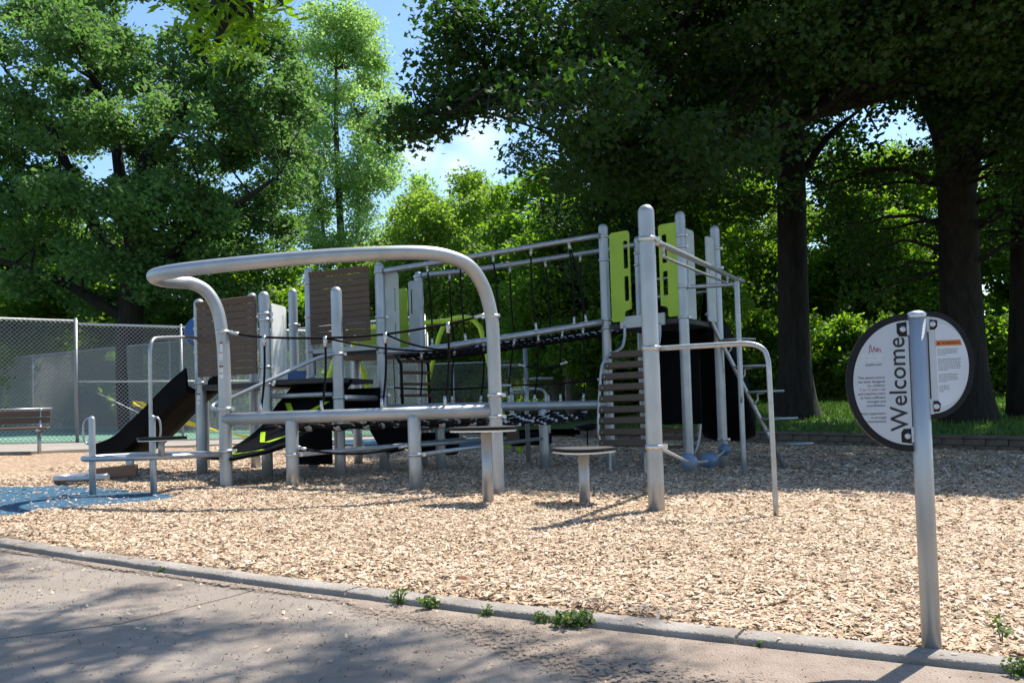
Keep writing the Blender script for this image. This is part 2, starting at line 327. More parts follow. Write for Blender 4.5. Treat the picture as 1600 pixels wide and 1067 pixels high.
# wood chips as loose pieces lying on the ground
rng = np.random.default_rng(5)
def chips(name, n, umin, umax, vmin, vmax, lmin, lmax, keep):
    u = rng.uniform(umin, umax, n); v = rng.uniform(vmin, vmax, n)
    if vmax <= 0: v = -(rng.random(n)**2.2)*-vmin
    v0 = v
    v = v + np.array([kbend(a) for a in u]); x = K0.x + KU.x*u + KV.x*v; y = K0.y + KU.y*u + KV.y*v
    ok = keep(x, y); x, y, v0 = x[ok], y[ok], v0[ok]; n = len(x)
    bm = np.array([bluemask(a, c) for a, c in zip(x, y)]); ok = (bm < .22) | (rng.random(n) < .05 + .30*(1-bm)**1.5); x, y, bm, v0 = x[ok], y[ok], bm[ok], v0[ok]; n = len(x)
    z = np.array([max(mulch_z(a, c), gz(a)-.012) for a, c in zip(x, y)]) + rng.uniform(.001, .012, n)
    z = np.where(v0 < -.132, np.array([gz(a) for a in x])-.014, np.where(v0 < 0, np.array([gz(a) for a in x])+.018, z))
    Lh = rng.uniform(lmin, lmax, n)/2 * rng.choice([.5, .8, 1, 1.25], n); W = Lh*rng.uniform(.18, .5, n)
    th = rng.uniform(0, 2*np.pi, n); tl = rng.normal(0, .24, n); rl = rng.normal(0, .35, n)
    ax = np.stack([np.cos(th)*np.cos(tl), np.sin(th)*np.cos(tl), np.sin(tl)], -1)
    sd = np.stack([-np.sin(th)*np.cos(rl), np.cos(th)*np.cos(rl), np.sin(rl)], -1)
    P = np.stack([x, y, z], -1); up_ = np.cross(ax, sd); hh = W*.35
    j = lambda: rng.uniform(.55, 1.1, n)[:, None]
    a_, s_ = ax*Lh[:, None], sd*W[:, None]; h_ = up_*hh[:, None]
    V = np.stack([P-a_*j()-s_*j(), P+a_*j()-s_*j(), P+a_*j()+s_*j(), P-a_*j()+s_*j(), P-a_*.8+h_, P+a_*.8+h_], 1).reshape(-1, 3)
    i = np.arange(n)*6
    loops = np.stack([i, i+1, i+5, i+4, i+3, i+4, i+5, i+2], -1).reshape(-1)
    tint = np.repeat(np.clip(rng.beta(2.2, 1.7, n), 0, 1), 2)
    me = nmesh(name, V, loops, np.arange(2*n)*4, 'chip', tint)
    o = bpy.data.objects.new(name, me); COL.objects.link(o); return tag(o, kind='stuff')
vis = lambda m: (lambda x, y: (np.abs(x) < .66*y + m) & (y > 2.0))
tag(chips('wood_chips', 190000, -8, 4.5, .005, 3.2, .013, .041, vis(.6)), 'loose wood chips scattered thickly beside the kerb', 'wood chips')
tag(chips('wood_chips', 95000, -9, 7, 3.1, 8.0, .022, .058, vis(.6)), 'loose wood chips lying around the feet of the play structure', 'wood chips')
tag(chips('wood_chips', 60000, -12, 12, 7.8, 17, .045, .10, vis(.6)), 'loose wood chips in the shade towards the low wall', 'wood chips')

tag(chips('wood_chips', 900, -5, 3.5, -.9, 0, .010, .032, vis(.6)), 'stray wood chips kicked over the kerb onto the path', 'wood chips')
# concrete apron, court, walk, lawn
def sheet(name, poly, dz, mat, label, th=.12):
    mb = MB(); mb.prism([(x, y, gz(x)+dz-th) for x, y in poly], (0, 0, th)); return tag(mk(name, mb, mat), label, kind='structure')
sheet('apron', [(-18, 5.4), (-8.75, 14.3), (-7.55, 16.5), (-4.6, 20.3), (-1.4, 23.6), (-2.2, 25.0), (-6.0, 22.25), (-9.8, 19.45), (-18, 13.4)], .06, 'concrete', 'low concrete apron along the tennis court fence')
sheet('court', [(-18, 13.5), (-9.85, 19.5), (-6.05, 22.3), (-2.3, 25.1), (-2.3, 33), (-30, 46), (-40, 14)], .07, 'courtgreen', 'green hard tennis court behind the chain link fence')
sheet('court_line', [(-22, 20.4), (-10.9, 20.6), (-10.9, 20.7), (-22, 20.5)], .076, 'linepaint', 'white painted line on the green tennis court', .003)
sheet('blue_surface', [(-5.2, 19.0), (-1.0, 17.8), (.2, 21.5), (-2.2, 24.2), (-5.0, 23.6)], .045, 'rubberblue', 'far blue rubber surface under the swing set', .05)
sheet('walk', [(-2.9, 46), (9, 44), (9, 47), (-2.9, 50)], .10, 'concrete', 'pale concrete walk far behind the play structure')
WD, WN, W0 = Vector((.69, -.7238)), Vector((.7238, .69)), Vector((2.0, 24.25))
def wall_xy(s, v): p = W0 + WD*s + WN*v; return p.x, p.y
def lawn_z(s, v):
    x, y = wall_xy(s, v); side = min(1, max(0, (s+9)/9))
    return gz(x) + (.27*side - .1*(1-side)) + side*(1.25*(1-math.exp(-max(0, v)/9))) + .04*mnoise.noise(Vector((x*.6, y*.6, 0)))
def lawnf(s, v): x, y = wall_xy(s, v); return (x, y, lawn_z(s, v))
tag(grid('lawn', list(np.arange(-9, 30, .6)), list(np.arange(.0, 34, .6)), lawnf, 'grassbase'), 'shaded lawn bank rising behind the low retaining wall')
rngg = np.random.default_rng(3)
n = 42000; s_ = rngg.uniform(-.5, 19, n); v_ = rngg.beta(1, 1.7, n)*16
x = W0.x+WD.x*s_+WN.x*v_; y = W0.y+WD.y*s_+WN.y*v_; z = np.array([lawn_z(a, c) for a, c in zip(s_, v_)])
P = np.stack([x, y, z-.01], -1); th = rngg.uniform(0, 6.28, n); wd = rngg.uniform(.012, .03, n); h = rngg.uniform(.05, .14, n)
dx = np.stack([np.cos(th), np.sin(th), 0*th], -1)*wd[:, None]; tip = P + np.stack([rngg.normal(0, .03, n), rngg.normal(0, .03, n), h], -1)
V = np.stack([P-dx, P+dx, tip], 1).reshape(-1, 3)
o = bpy.data.objects.new('grass', nmesh('grass', V, np.arange(3*n), np.arange(n)*3, 'grass_blade', rngg.random(n))); COL.objects.link(o)
tag(o, 'short green grass growing on the lawn bank', 'grass', kind='stuff')
wall = thing('retaining_wall', 'low brown block retaining wall holding back the lawn', 'wall', (*wall_xy(8, 0), gz(8)))
bk = MB().box((0, 0, 0), (.392, .22, .128), bev=.012); cp = MB().box((0, 0, 0), (.592, .27, .062), bev=.01)
bme = mk('block', bk, 'block', wall, None).data; bpy.data.objects.remove(bpy.data.objects['block'])
cme = mk('cap_stone', cp, 'block', wall, None).data; bpy.data.objects.remove(bpy.data.objects['cap_stone'])
for me_ in (bme, cme):
    for v in me_.vertices: v.co += ORG[wall.name]
wang = math.atan2(WD.y, WD.x)
for row in range(2):
    for i in range(52):
        s = i*.4 + row*.2; x, y = wall_xy(s, -.11 + random.uniform(-.006, .006))
        shared('block', bme, (x, y, gz(x) + .025 + row*.132), (0, math.atan(-S*WD.x), wang + random.uniform(-.02, .02)), wall)
for i in range(35):
    x, y = wall_xy(i*.6+.1, -.11); shared('cap_stone', cme, (x, y, gz(x)+.255), (0, math.atan(-S*WD.x), wang + random.uniform(-.008, .008)), wall)

# ---------------------------------------------------------------- play structure
PR = .0635
def clamp_ring(mb, c, r=PR, h=.034, ang=0):
    c = Vector(c); mb.lathe(c, [(r+.001, -h/2), (r+.009, -h/2), (r+.009, h/2), (r+.001, h/2)], 20)
    rot = Matrix.Rotation(ang, 3, 'Z'); d = rot @ Vector((1, 0, 0))
    mb.box(c + d*(r+.02), (.034, .036, h), rot); return mb
def post(parent, x, y, top, clamps=(), r=PR, ang=0, mat='silver', name='post', bottom=None):
    zb = gz(x)-.06 if bottom is None else bottom
    o = mk(name, MB().tube([(x, y, zb), (x, y, zb+.3), (x, y, top)], r, 20, dome=1), mat, parent)
    for c in clamps:
        mk('clamp', clamp_ring(MB(), (x, y, c), r, ang=ang if not isinstance(c, tuple) else c[1]), 'clampmetal', o)
    return o
def pipe(parent, name, pts, r, mat='tubing', n=12, smooth=0):
    return mk(name, MB().tube(cat(pts, smooth) if smooth else pts, r, n), mat, parent)
def sticker(parent, x, y, z, ang, r=PR, hh=.13):
    for k, (dz, h, m_) in enumerate(((0, hh, 'stickerwhite'), (hh/2+.0, .018, 'inkred'), (-.01, .008, 'inkred'))):
        mb = MB(); vs = []
        for s in range(5):
            a = ang + (s-2)*.17; rr = r+.0012+.0006*k
            for zz in (z+dz-h/2, z+dz+h/2): vs.append((x+rr*math.cos(a), y+rr*math.sin(a), zz))
        mb.add(vs, [[2*s, 2*s+2, 2*s+3, 2*s+1] for s in range(4)], True)
        mk('warning_label' if k == 0 else 'label_band', mb, m_, parent)

PL = thing('play_structure', 'large silver post play structure with slat panels, rope bridge, slides and climbers', 'play structure', (-1.0, 11.3, gz(-1)))
# left tower
L1, L2, L3, L4 = (-3.78, 10.48), (-2.85, 9.99), (-3.40, 11.38), (-3.12, 12.4)
p1 = post(PL, *L1, 2.246, (2.0, 1.88, 1.74, 1.60, 1.22), ang=-.5); sticker(p1, *L1, 1.02, -1.7)
post(PL, *L2, 2.243, (1.98, 1.91, 1.36, 1.16), ang=.2)
post(PL, *L3, 2.43, (2.1, 1.2)); post(PL, *L4, 2.62, (2.1,))
post(PL, -1.99, 9.895, 2.256, (1.48, .98), ang=.3)
mb = MB(); mb.prism([(-3.74, 10.42, 1.13), (-2.88, 9.97, 1.13), (-2.42, 10.83, 1.13), (-3.36, 11.30, 1.13)], (0, 0, .06)); mk('deck', mb, 'deck', PL)
mb = MB(); mb.prism([(-2.80, 10.05, 1.16), (-2.03, 9.96, 1.16), (-1.75, 10.9, 1.16), (-2.42, 11.0, 1.16)], (0, 0, .055)); mk('deck', mb, 'deck', PL)
# middle tower
M1, M2, M3, M4 = (-2.67, 11.50), (-1.66, 11.05), (-1.27, 12.10), (-2.25, 12.5)
post(PL, *M1, 2.766, (2.55, 2.1, 1.64, 1.3), ang=-.4); post(PL, *M2, 2.722, (2.6, 2.02, 1.57, 1.02), ang=.1)
post(PL, *M3, 2.76, (2.69, 1.6)); post(PL, *M4, 1.72, (1.58,))
mb = MB(); mb.prism([(M1[0]+.04, M1[1]-.06, 1.55), (M2[0]-.05, M2[1]-.04, 1.55), (M3[0]-.04, M3[1], 1.55), (M4[0], M4[1], 1.55)], (0, 0, .06)); mk('deck', mb, 'deck', PL)
mb = MB(); mb.prism([(M1[0]+.05, M1[1]-.10, 1.60), (M2[0]-.06, M2[1]-.10, 1.60), (M2[0]-.06, M2[1]-.06, 1.60), (M1[0]+.05, M1[1]-.06, 1.60)], (0, 0, .055)); mk('deck_edge', mb, 'palegrey', PL)
pipe(PL, 'crossbar', [(L2[0]+.06, L2[1], 1.02), (-1.99, 9.895, 1.02)], .028); pipe(PL, 'crossbar', [(-1.99, 9.895, .98), (M2[0], M2[1], .98)], .034)
# slat panels: every slat a piece of its own
def slat_panel(a, c, z0, z1, n, off):
    a, c = Vector(a), Vector(c); d = (c-a).normalized(); nrm = Vector((d.y, -d.x)); ln = (c-a).length; mid = (a+c)/2 + nrm*off
    ang = math.atan2(d.y, d.x); rot = Matrix.Rotation(ang, 3, 'Z'); mb = MB()
    for k in (-.44, .05, .44):
        q = mid + d*(ln*k) - nrm*.022; mb.box((q.x, q.y, (z0+z1)/2), (.035, .012, z1-z0-.06), rot)
    pn = mk('slat_panel', mb, 'silver', PL); sh = (z1-z0)/n; me = None
    for i in range(n):
        z = z0 + sh*(i+.5); q = mid
        if me is None:
            me = mk('slat', MB().box((0, 0, 0), (ln, .022, sh*.935), bev=.003), 'slatwood', PL).data
            o0 = bpy.data.objects['slat'] if 'slat' in bpy.data.objects else None
            for v in me.vertices: v.co += ORG[PL.name]
            for o in [o for o in bpy.data.objects if o.data == me]: bpy.data.objects.remove(o)
        tilt = .38 if i == n-1 else random.uniform(-.012, .012)
        qq = q + (nrm*.012 if i == n-1 else Vector((0, 0)))
        shared('slat', me, (qq.x, qq.y, z), (tilt, 0, ang + random.uniform(-.002, .002)), pn)
slat_panel((-3.74, 10.46), (-2.90, 10.02), 1.285, 2.195, 11, .075)
slat_panel((-2.61, 11.48), (-1.76, 11.09), 1.72, 2.685, 12, .075)
# plates beside the openings
def plate(parent, a, c, z0, z1, th, mat, slots=(), notch=.05, name='entry_panel', r=.04, foot=0):
    a, c = Vector(a), Vector(c); d = (c-a).normalized(); nrm = Vector((d.y, -d.x)); ln = (c-a).length
    P = lambda s, z: (a.x + d.x*s, a.y + d.y*s, z)
    out = []
    for (cs, cz, a0) in ((ln-r, z1-r, 0), (r, z1-r, 90)):
        for k in range(5): t = R(a0 + k*22.5); out.append((cs+r*math.cos(t), cz+r*math.sin(t)))
    if foot == 0: out += [(0, z0+.02), (.02, z0), (ln-.02, z0), (ln, z0+.02)]
    elif foot > 0: out += [(0, z0+.02), (.02, z0), (ln*.62, z0), (ln*.66, z0+.03), (ln*.66, z0+.10), (ln*.72, z0+.13), (ln, z0+.15)]
    else: out += [(0, z0+.15), (ln*.28, z0+.13), (ln*.34, z0+.10), (ln*.34, z0+.03), (ln*.38, z0), (ln-.02, z0), (ln, z0+.02)]
    # a grid of strips leaves the slots open: split the plate at the slot edges
    me = bpy.data.meshes.new(name)
    import bmesh
    bm = bmesh.new(); vs = [bm.verts.new((s, 0, z)) for s, z in out]; es = [bm.edges.new((vs[i], vs[(i+1) % len(vs)])) for i in range(len(vs))]
    for (s0, s1, q0, q1) in slots:
        rr = min(.02, (s1-s0)*.4); hv = []
        for (cs, cz, a0) in ((s1-rr, q1-rr, 0), (s0+rr, q1-rr, 90), (s0+rr, q0+rr, 180), (s1-rr, q0+rr, 270)):
            for k in range(4): t = R(a0 + k*30); hv.append(bm.verts.new((cs+rr*math.cos(t), 0, cz+rr*math.sin(t))))
        es += [bm.edges.new((hv[i], hv[(i+1) % len(hv)])) for i in range(len(hv))]
    bmesh.ops.triangle_fill(bm, use_beauty=True, use_dissolve=False, edges=es)
    ret = bmesh.ops.extrude_face_region(bm, geom=bm.faces[:])
    for v in [g for g in ret['geom'] if isinstance(g, bmesh.types.BMVert)]: v.co.y += th
    bmesh.ops.recalc_face_normals(bm, faces=bm.faces[:])
    rot = Matrix.Rotation(math.atan2(d.y, d.x), 4, 'Z'); bm.transform(Matrix.Translation(Vector((a.x, a.y, 0)) - ORG[parent.name]) @ rot)
    bm.to_mesh(me); bm.free(); me.materials.append(MATS[mat]); o = bpy.data.objects.new(name, me); return link(o, parent, ORG[parent.name])
o = plate(PL, (-2.757, 9.99), (-2.69, 10.36), 1.165, 2.10, .02, 'white', [(.27, .295, 1.72, 1.99), (.27, .295, 1.36, 1.6)])
plate(PL, (-1.60, 11.10), (-1.44, 11.22), 1.62, 2.62, .02, 'palegrey', [(.13, .15, 2.1, 2.4), (.13, .15, 1.75, 1.95)])
plate(PL, (-1.40, 11.98), (-1.26, 12.03), 1.62, 2.62, .02, 'palegrey', [(.03, .05, 2.15, 2.5)])
plate(PL, (-1.66, 12.35), (-1.46, 12.27), 1.62, 2.56, .02, 'lime', [(.05, .07, 2.1, 2.4)])
plate(PL, (-2.2, 12.52), (-1.70, 12.36), 1.62, 2.0, .02, 'lime')
# right tower
A_, B_, C_, D_ = (1.268, 11.389), (2.155, 10.70), (2.79, 11.57), (1.86, 12.25)
post(PL, *A_, 3.206, (3.03, 2.72, 1.93, 1.82, 1.15), ang=.2); post(PL, *B_, 3.19, (2.88, 2.74, 2.24, 1.86), ang=-.4)
post(PL, *C_, 3.18, (2.86, 2.6, .30), ang=-.2); post(PL, *D_, 3.2, (2.95, 2.78), ang=0)
mb = MB(); mb.prism([(A_[0]+.05, A_[1]-.05, 1.80), (B_[0]-.03, B_[1]+.0, 1.80), (C_[0]-.04, C_[1], 1.80), (D_[0], D_[1]-.04, 1.80)], (0, 0, .06)); mk('deck', mb, 'deck', PL)
plate(PL, (1.33, 11.26), (1.56, 11.08), 1.88, 3.05, .02, 'lime', [(.20, .27, 2.56, 2.92), (.20, .27, 2.14, 2.46)], foot=1, name='entry_panel')
plate(PL, (1.90, 10.83), (2.13, 10.65), 1.88, 3.05, .02, 'lime', [(.04, .11, 2.56, 2.92), (.04, .11, 2.14, 2.46)], foot=-1, name='entry_panel')
plate(PL, (2.22, 10.80), (2.39, 11.03), 1.86, 3.0, .02, 'palegrey', [(.06, .08, 2.3, 2.6)])
plate(PL, (2.60, 11.26), (2.75, 11.46), 1.86, 2.98, .02, 'palegrey', [(.06, .08, 2.3, 2.6)])
for zz in (2.55, 2.3): pipe(PL, 'crossbar', [(D_[0], D_[1], zz), (C_[0], C_[1], zz)], .02)
# slatted climbing ladder on the near face of the right tower
u_ = Vector((.79, -.613)); n_ = Vector((-.613, -.79))
lc = Vector((1.70, 11.02))
def LP(s, o, z): q = lc + u_*s + n_*o; return (q.x, q.y, z)
lad = mk('slatted_ladder', MB().box(LP(0, .02, 1.865), (.64, .03, .15), Matrix.Rotation(math.atan2(u_.y, u_.x), 3, 'Z')), 'palegrey', PL)
for sg in (-1, 1):
    s = sg*.31
    pipe(lad, 'side_rail', [LP(s*.82, .03, 1.82), LP(s*.82, .05, 1.66), LP(s*.86, .12, 1.53), LP(s, .30, 1.45), LP(s*1.1, .45, 1.34), LP(s*1.12, .52, 1.1), LP(s*1.12, .60, .6), LP(s*1.08, .60, .36), LP(s*.9, .56, .27), LP(s*.8, .52, .22), LP(s*.8, .52, -.1)], .020, n=10, smooth=5)
slat_me = None
for i in range(9):
    z = 1.43 - i*.137; o_ = .34 + .2*min(1, i*.35)+.008*i
    q = LP(0, o_ if i else .30, z)
    rot = Matrix.Rotation(math.atan2(u_.y, u_.x), 3, 'Z') @ Matrix.Rotation(-.25, 3, 'X')
    sl_ = mk('slat', MB().box(q, (.66, .05, .082), rot, bev=.006), 'slatwood', lad)
    for sg in (-1, 1):
        bq = Vector(LP(sg*.27, o_ + .052, z)); mk('bolt', MB().lathe(bq, [(.0, .004), (.009, .003), (.010, 0)], 8, fromto(bq, bq+Vector((u_.x, u_.y, 0))) @ Matrix.Rotation(R(90), 3, 'X')), 'clampmetal', lad) if sg < 0 else None
# second, lower slatted climber under the far side, with a hooped rail
lad2 = mk('hooped_climber', MB().tube(cat([(2.02, 12.3, .02), (2.02, 12.3, .7), (2.1, 12.32, .93), (2.3, 12.35, .99), (2.55, 12.4, .95), (2.66, 12.42, .75), (2.67, 12.42, .4), (2.6, 12.4, .12), (2.5, 12.4, 0.05)], 5), .028, 10), 'tubing', PL)
for i in range(6): mk('slat', MB().box((2.33, 12.38, .18+i*.125), (.58, .08, .04), Matrix.Rotation(.15, 3, 'Z'), bev=.006), 'slatwood', lad2)
# dark ladder under the middle tower
lad3 = mk('step_ladder', MB().tube([(-1.52, 11.35, 1.54), (-1.44, 11.25, 1.42), (-1.43, 11.25, .55)], .022, 8).tube([(-1.19, 11.75, 1.54), (-1.12, 11.60, 1.42), (-1.11, 11.60, .55)], .022, 8), 'black', PL)
for i in range(7): mk('rung', MB().box((-1.275, 11.43, 1.46-i*.15), (.48, .10, .035), Matrix.Rotation(.83, 3, 'Z'), bev=.005), 'slatwood', lad3)
# bridge: rails, beams, webbing and ropes
br = bpy.data.objects.new('rope_bridge', None); link(br, PL, ORG[PL.name])
rf = [(-1.60, 11.0, 2.60), (-.45, 11.15, 2.78), (1.21, 11.35, 3.045)]; rb = [(-1.22, 12.05, 2.70), (-.38, 12.12, 2.775), (1.31, 12.22, 3.0), (1.82, 12.25, 3.08)]
bf = [(-1.60, 11.0, 1.565), (-.975, 11.08, 1.60), (-.48, 11.14, 1.665), (.35, 11.25, 1.775), (1.21, 11.36, 1.90)]; bb = [(-1.26, 12.1, 1.576), (-.53, 12.14, 1.66), (.56, 12.2, 1.76), (1.82, 12.25, 1.90)]
pipe(br, 'handrail', rf, .036, smooth=6); pipe(br, 'handrail', rb, .036, smooth=6); pipe(br, 'bridge_beam', bf, .042, smooth=6); pipe(br, 'bridge_beam', bb, .042, smooth=6)
def at(path, x):
    for a, c in zip(path[:-1], path[1:]):
        if a[0] <= x <= c[0]: k = (x-a[0])/(c[0]-a[0]); return Vector(a).lerp(Vector(c), k)
    return Vector(path[-1])
mb = MB(); N = 26
for k in range(N+1):
    x0 = -1.45 + 2.6*k/N; a, c = at(bf, x0), at(bb, x0+.35*(1-k/N)+.45*k/N)
    mid = (a+c)/2 - Vector((0, 0, .11))
    mb.tube([a, a.lerp(mid, .55)-Vector((0, 0, .03)), mid, c.lerp(mid, .55)-Vector((0, 0, .03)), c], .016, 6)
for q in (.16, .5, .84):
    pts = []
    for k in range(14):
        x0 = -1.5+2.75*k/13; a, c = at(bf, x0), at(bb, x0+.4); pts.append(a.lerp(c, q) - Vector((0, 0, .11-.22*abs(q-.5)**1.5)))
    mb.tube(pts, .02, 6)
mk('bridge_net', mb, 'rope', br)
def rope(parent, a, c, sag=0, r=.0115, ends=True, name='rope', side=Vector((0, 0, 0))):
    a, c = Vector(a), Vector(c); pts = [a.lerp(c, k/8) - Vector((0, 0, sag*4*(k/8)*(1-k/8))) + side*math.sin(math.pi*k/8) for k in range(9)]
    o = mk(name, MB().tube(pts, r, 7), 'rope', parent)
    if ends:
        for p, q in ((a, pts[1]), (c, pts[-2])):
            d = (q-p).normalized(); mk('ferrule', MB().tube([p, p+d*.09], .0165, 8).tube([p-d*.01, p+d*.02], .022, 8), 'clampmetal', o)
    return o
for k, xx in enumerate((-1.05, -.62, -.20, .30, .80)):
    rope(br, at(rf, xx)-Vector((0, 0, .03)), at(bf, xx+.04)+Vector((0, 0, .04)), side=Vector((.02*(-1)**k, 0, 0)))
    rope(br, at(rb, xx+.22)-Vector((0, 0, .03)), at(bb, xx+.26)+Vector((0, 0, .04)), side=Vector((-.018*(-1)**k, 0, 0)))
rope(br, at(rf, .80)-Vector((0, 0, .03)), at(bf, 1.0)+Vector((0, 0, .04)), side=Vector((.03, 0, 0)))
# net hanging below the bridge to the back beam
back = [(-1.66, 11.06, .84), (-.95, 11.18, .838), (.4, 11.32, .82), (1.26, 11.39, .815)]
pipe(PL, 'beam', back, .058, 'silver', 16)
for (x, y) in ((.398, 11.33), (-.95, 11.20)): post(PL, x, y, .80)
hn = bpy.data.objects.new('hanging_net', None); link(hn, PL, ORG[PL.name])
for k, (xa, xb) in enumerate(((-1.15, -1.2), (-.72, -.78), (-.35, -.42), (.05, -.05), (.36, .28), (.68, .63), (.95, .93))):
    rope(hn, at(bf, xa)-Vector((0, 0, .04)), at(back, xb)+Vector((0, 0, .06)), 0, .011, True, side=Vector((.02*(-1)**k, 0, 0)))
rope(hn, (A_[0]-.06, A_[1]-.02, 1.15), (-.1, 11.22, 1.10), .02); rope(hn, (-.1, 11.22, 1.10), (-1.60, 11.05, 1.12), .04)
rope(hn, (.72, 11.3, 1.38), (.1, 11.22, 1.36), .05)
# sloping slide on the left
sp_ = cat([(-3.80, 10.62, 1.17), (-4.05, 10.72, 1.0), (-4.48, 10.90, .655), (-4.74, 11.01, .475), (-4.98, 11.10, .40), (-5.24, 11.20, .385)], 5)
mb = MB(); rows = []
for i, p in enumerate(sp_):
    d = (sp_[min(i+1, len(sp_)-1)]-sp_[max(i-1, 0)]); d.z = 0; d.normalize(); sd = Vector((-d.y, d.x, 0))
    k = i/(len(sp_)-1); hgt = .20*(1-.5*max(0, k-.6)/.4); hn_ = .23*(1-.5*max(0, k-.55)/.45)
    prof = [(-.30, hgt), (-.275, hgt), (-.25, .02), (-.15, -.02), (.15, -.02), (.25, .02), (.275, hn_), (.30, hn_), (.29, -.05), (.16, -.075), (-.16, -.075), (-.29, -.05)]
    rows.append([p + sd*s + Vector((0, 0, z)) for s, z in prof])
n = 12; mb.add([v for r_ in rows for v in r_], [[i*n+k, i*n+(k+1) % n, (i+1)*n+(k+1) % n, (i+1)*n+k] for i in range(len(rows)-1) for k in range(n)], False)
mb.add(rows[-1], [list(range(n))]); mb.add(rows[0], [list(range(n))[::-1]])
sld = mk('slide', mb, 'blackplastic', PL); pipe(sld, 'slide_leg', [(-4.95, 11.1, .36), (-4.95, 11.1, .05)], .03)
pipe(PL, 'handrail', [(-3.90, 9.3, .10), (-3.895, 9.3, 1.35), (-3.892, 9.31, 1.56), (-3.888, 9.36, 1.65), (-3.875, 9.5, 1.69), (-3.82, 10.2, 1.755), (-3.80, 10.44, 1.76)], .020, n=10, smooth=5)
# curved rubber climber with green arrows in front of the left tower
cl = cat([(-2.28, 10.42, 1.20), (-2.38, 10.15, .98), (-2.5, 9.8, .72), (-2.68, 9.45, .53), (-2.86, 9.20, .43), (-3.08, 9.02, .38)], 6)
mb = MB(); rows = []; NR = []
for i, p in enumerate(cl):
    d = (cl[min(i+1, len(cl)-1)]-cl[max(i-1, 0)]).normalized(); sd = d.cross(Vector((0, 0, 1))).normalized(); nn = sd.cross(d).normalized()
    NR.append((p, sd, nn)); rows.append([p-sd*.40, p+sd*.40, p+sd*.40-nn*.03, p-sd*.40-nn*.03])
mb.add([v for r_ in rows for v in r_], [[i*4+k, i*4+(k+1) % 4, (i+1)*4+(k+1) % 4, (i+1)*4+k] for i in range(len(rows)-1) for k in range(4)], False)
mb.add(rows[0], [[3, 2, 1, 0]]); mb.add(rows[-1], [[0, 1, 2, 3]])
ramp = mk('curved_climber', mb, 'blackplastic', PL)
for i0 in (7, 15, 23):
    for sg in (-1, 1):
        vs = []
        for k in range(5):
            p, sd, nn = NR[i0+k]; wv = .30*(1-k/5.2); vs += [p+sd*(sg*wv)+nn*.004, p+sd*(sg*(wv-.075))+nn*.004]
        mk('arrow_mark', MB().add(vs, [[2*k, 2*k+1, 2*k+3, 2*k+2] for k in range(4)]), 'limepaint', ramp)
pipe(PL, 'handrail', [(-2.95, 8.80, .86), (-3.07, 8.86, .885), (-3.09, 8.95, .93), (-2.95, 9.03, .99), (-2.563, 9.35, 1.207), (-2.223, 9.70, 1.411), (-2.06, 9.82, 1.47), (-1.99, 9.88, 1.48)], .022, n=10, smooth=5)
# black belly panels under the middle tower
mb = MB()
pts = [(-1.86 + .62*k/8 - .31*0, 10.75+.04*k, .80 - .52*math.sin(math.pi*k/8)**.8) for k in range(9)]
bag = [Vector((x, y, z)) for x, y, z in pts]
mb.add(bag + [v+Vector((.05, .5, .0)) for v in bag], [[k, k+1, 9+k+1, 9+k] for k in range(8)], True)
mb.add(bag, [list(range(9))]); mb.add([v+Vector((.05, .5, 0)) for v in bag], [list(range(9))[::-1]]); mk('crawl_hammock', mb, 'blackplastic', PL)
mk('side_panel', MB().box((-1.93, 10.9, .98), (.55, .03, .26), Matrix.Rotation(-.2, 3, 'Z')), 'blackplastic', PL)
mk('side_panel', MB().box((-2.62, 11.35, .42), (.5, .03, .55), Matrix.Rotation(-.2, 3, 'Z')), 'blackplastic', PL)
mk('seat_panel', MB().box((-1.0, 11.6, .36), (.5, .3, .30), Matrix.Rotation(-.1, 3, 'Z'), bev=.03), 'blackplastic', PL)
# big black slide dropping behind the right tower
path_ = cat([(2.35, 11.95, 1.80), (2.62, 12.25, 1.66), (2.95, 12.7, 1.2), (3.2, 13.2, .65), (3.4, 13.7, .35), (3.55, 14.2, .28)], 5); rows = []
for i, p in enumerate(path_):
    d = path_[min(i+1, len(path_)-1)]-path_[max(i-1, 0)]; d.z = 0; d.normalize(); sd = Vector((-d.y, d.x, 0))
    hh_ = .34 if i > 3 else .5
    rows.append([p+sd*s+Vector((0, 0, z)) for s, z in [(-.42, hh_), (-.39, hh_), (-.32, .06), (-.15, 0), (.15, 0), (.32, .06), (.39, hh_), (.42, hh_), (.40, -.05), (.2, -.12), (-.2, -.12), (-.40, -.05)]])
mb = MB().add([v for r_ in rows for v in r_], [[i*n+k, i*n+(k+1) % n, (i+1)*n+(k+1) % n, (i+1)*n+k] for i in range(len(rows)-1) for k in range(n)], True)
mb.add(rows[-1], [list(range(n))]); mk('slide', mb, 'blackplastic', PL)
mk('side_panel', MB().box((2.27, 12.05, 1.15), (.75, .03, 1.28), Matrix.Rotation(-.6, 3, 'Z')), 'blackplastic', PL)
# disc steps on a sloping pole
ps = bpy.data.objects.new('disc_stair', None); link(ps, PL, ORG[PL.name])
pipe(ps, 'sloping_pole', [(2.60, 11.42, 1.98), (2.66, 11.43, 1.90), (2.80, 11.45, 1.59), (3.60, 11.50, -.14)], .028, smooth=4)
for i, (x, z) in enumerate(((3.00, 1.604), (3.17, 1.251), (3.345, .916), (3.51, .557), (3.70, .223))):
    st = mk('disc_step', MB().lathe((x, 11.40, z), [(0, -.012), (.22, -.012), (.235, 0), (.235, .012), (.22, .02), (0, .02)], 28), 'tubing', ps)
    px_ = 2.80 + (1.59-z+.16)*.471
    mk('bracket', MB().tube(cat([(px_, 11.45, z-.16), (px_+.05, 11.44, z-.10), (px_+.05, 11.43, z-.03), (px_+.14, 11.42, z-.012)], 4), .014, 7), 'tubing', st)
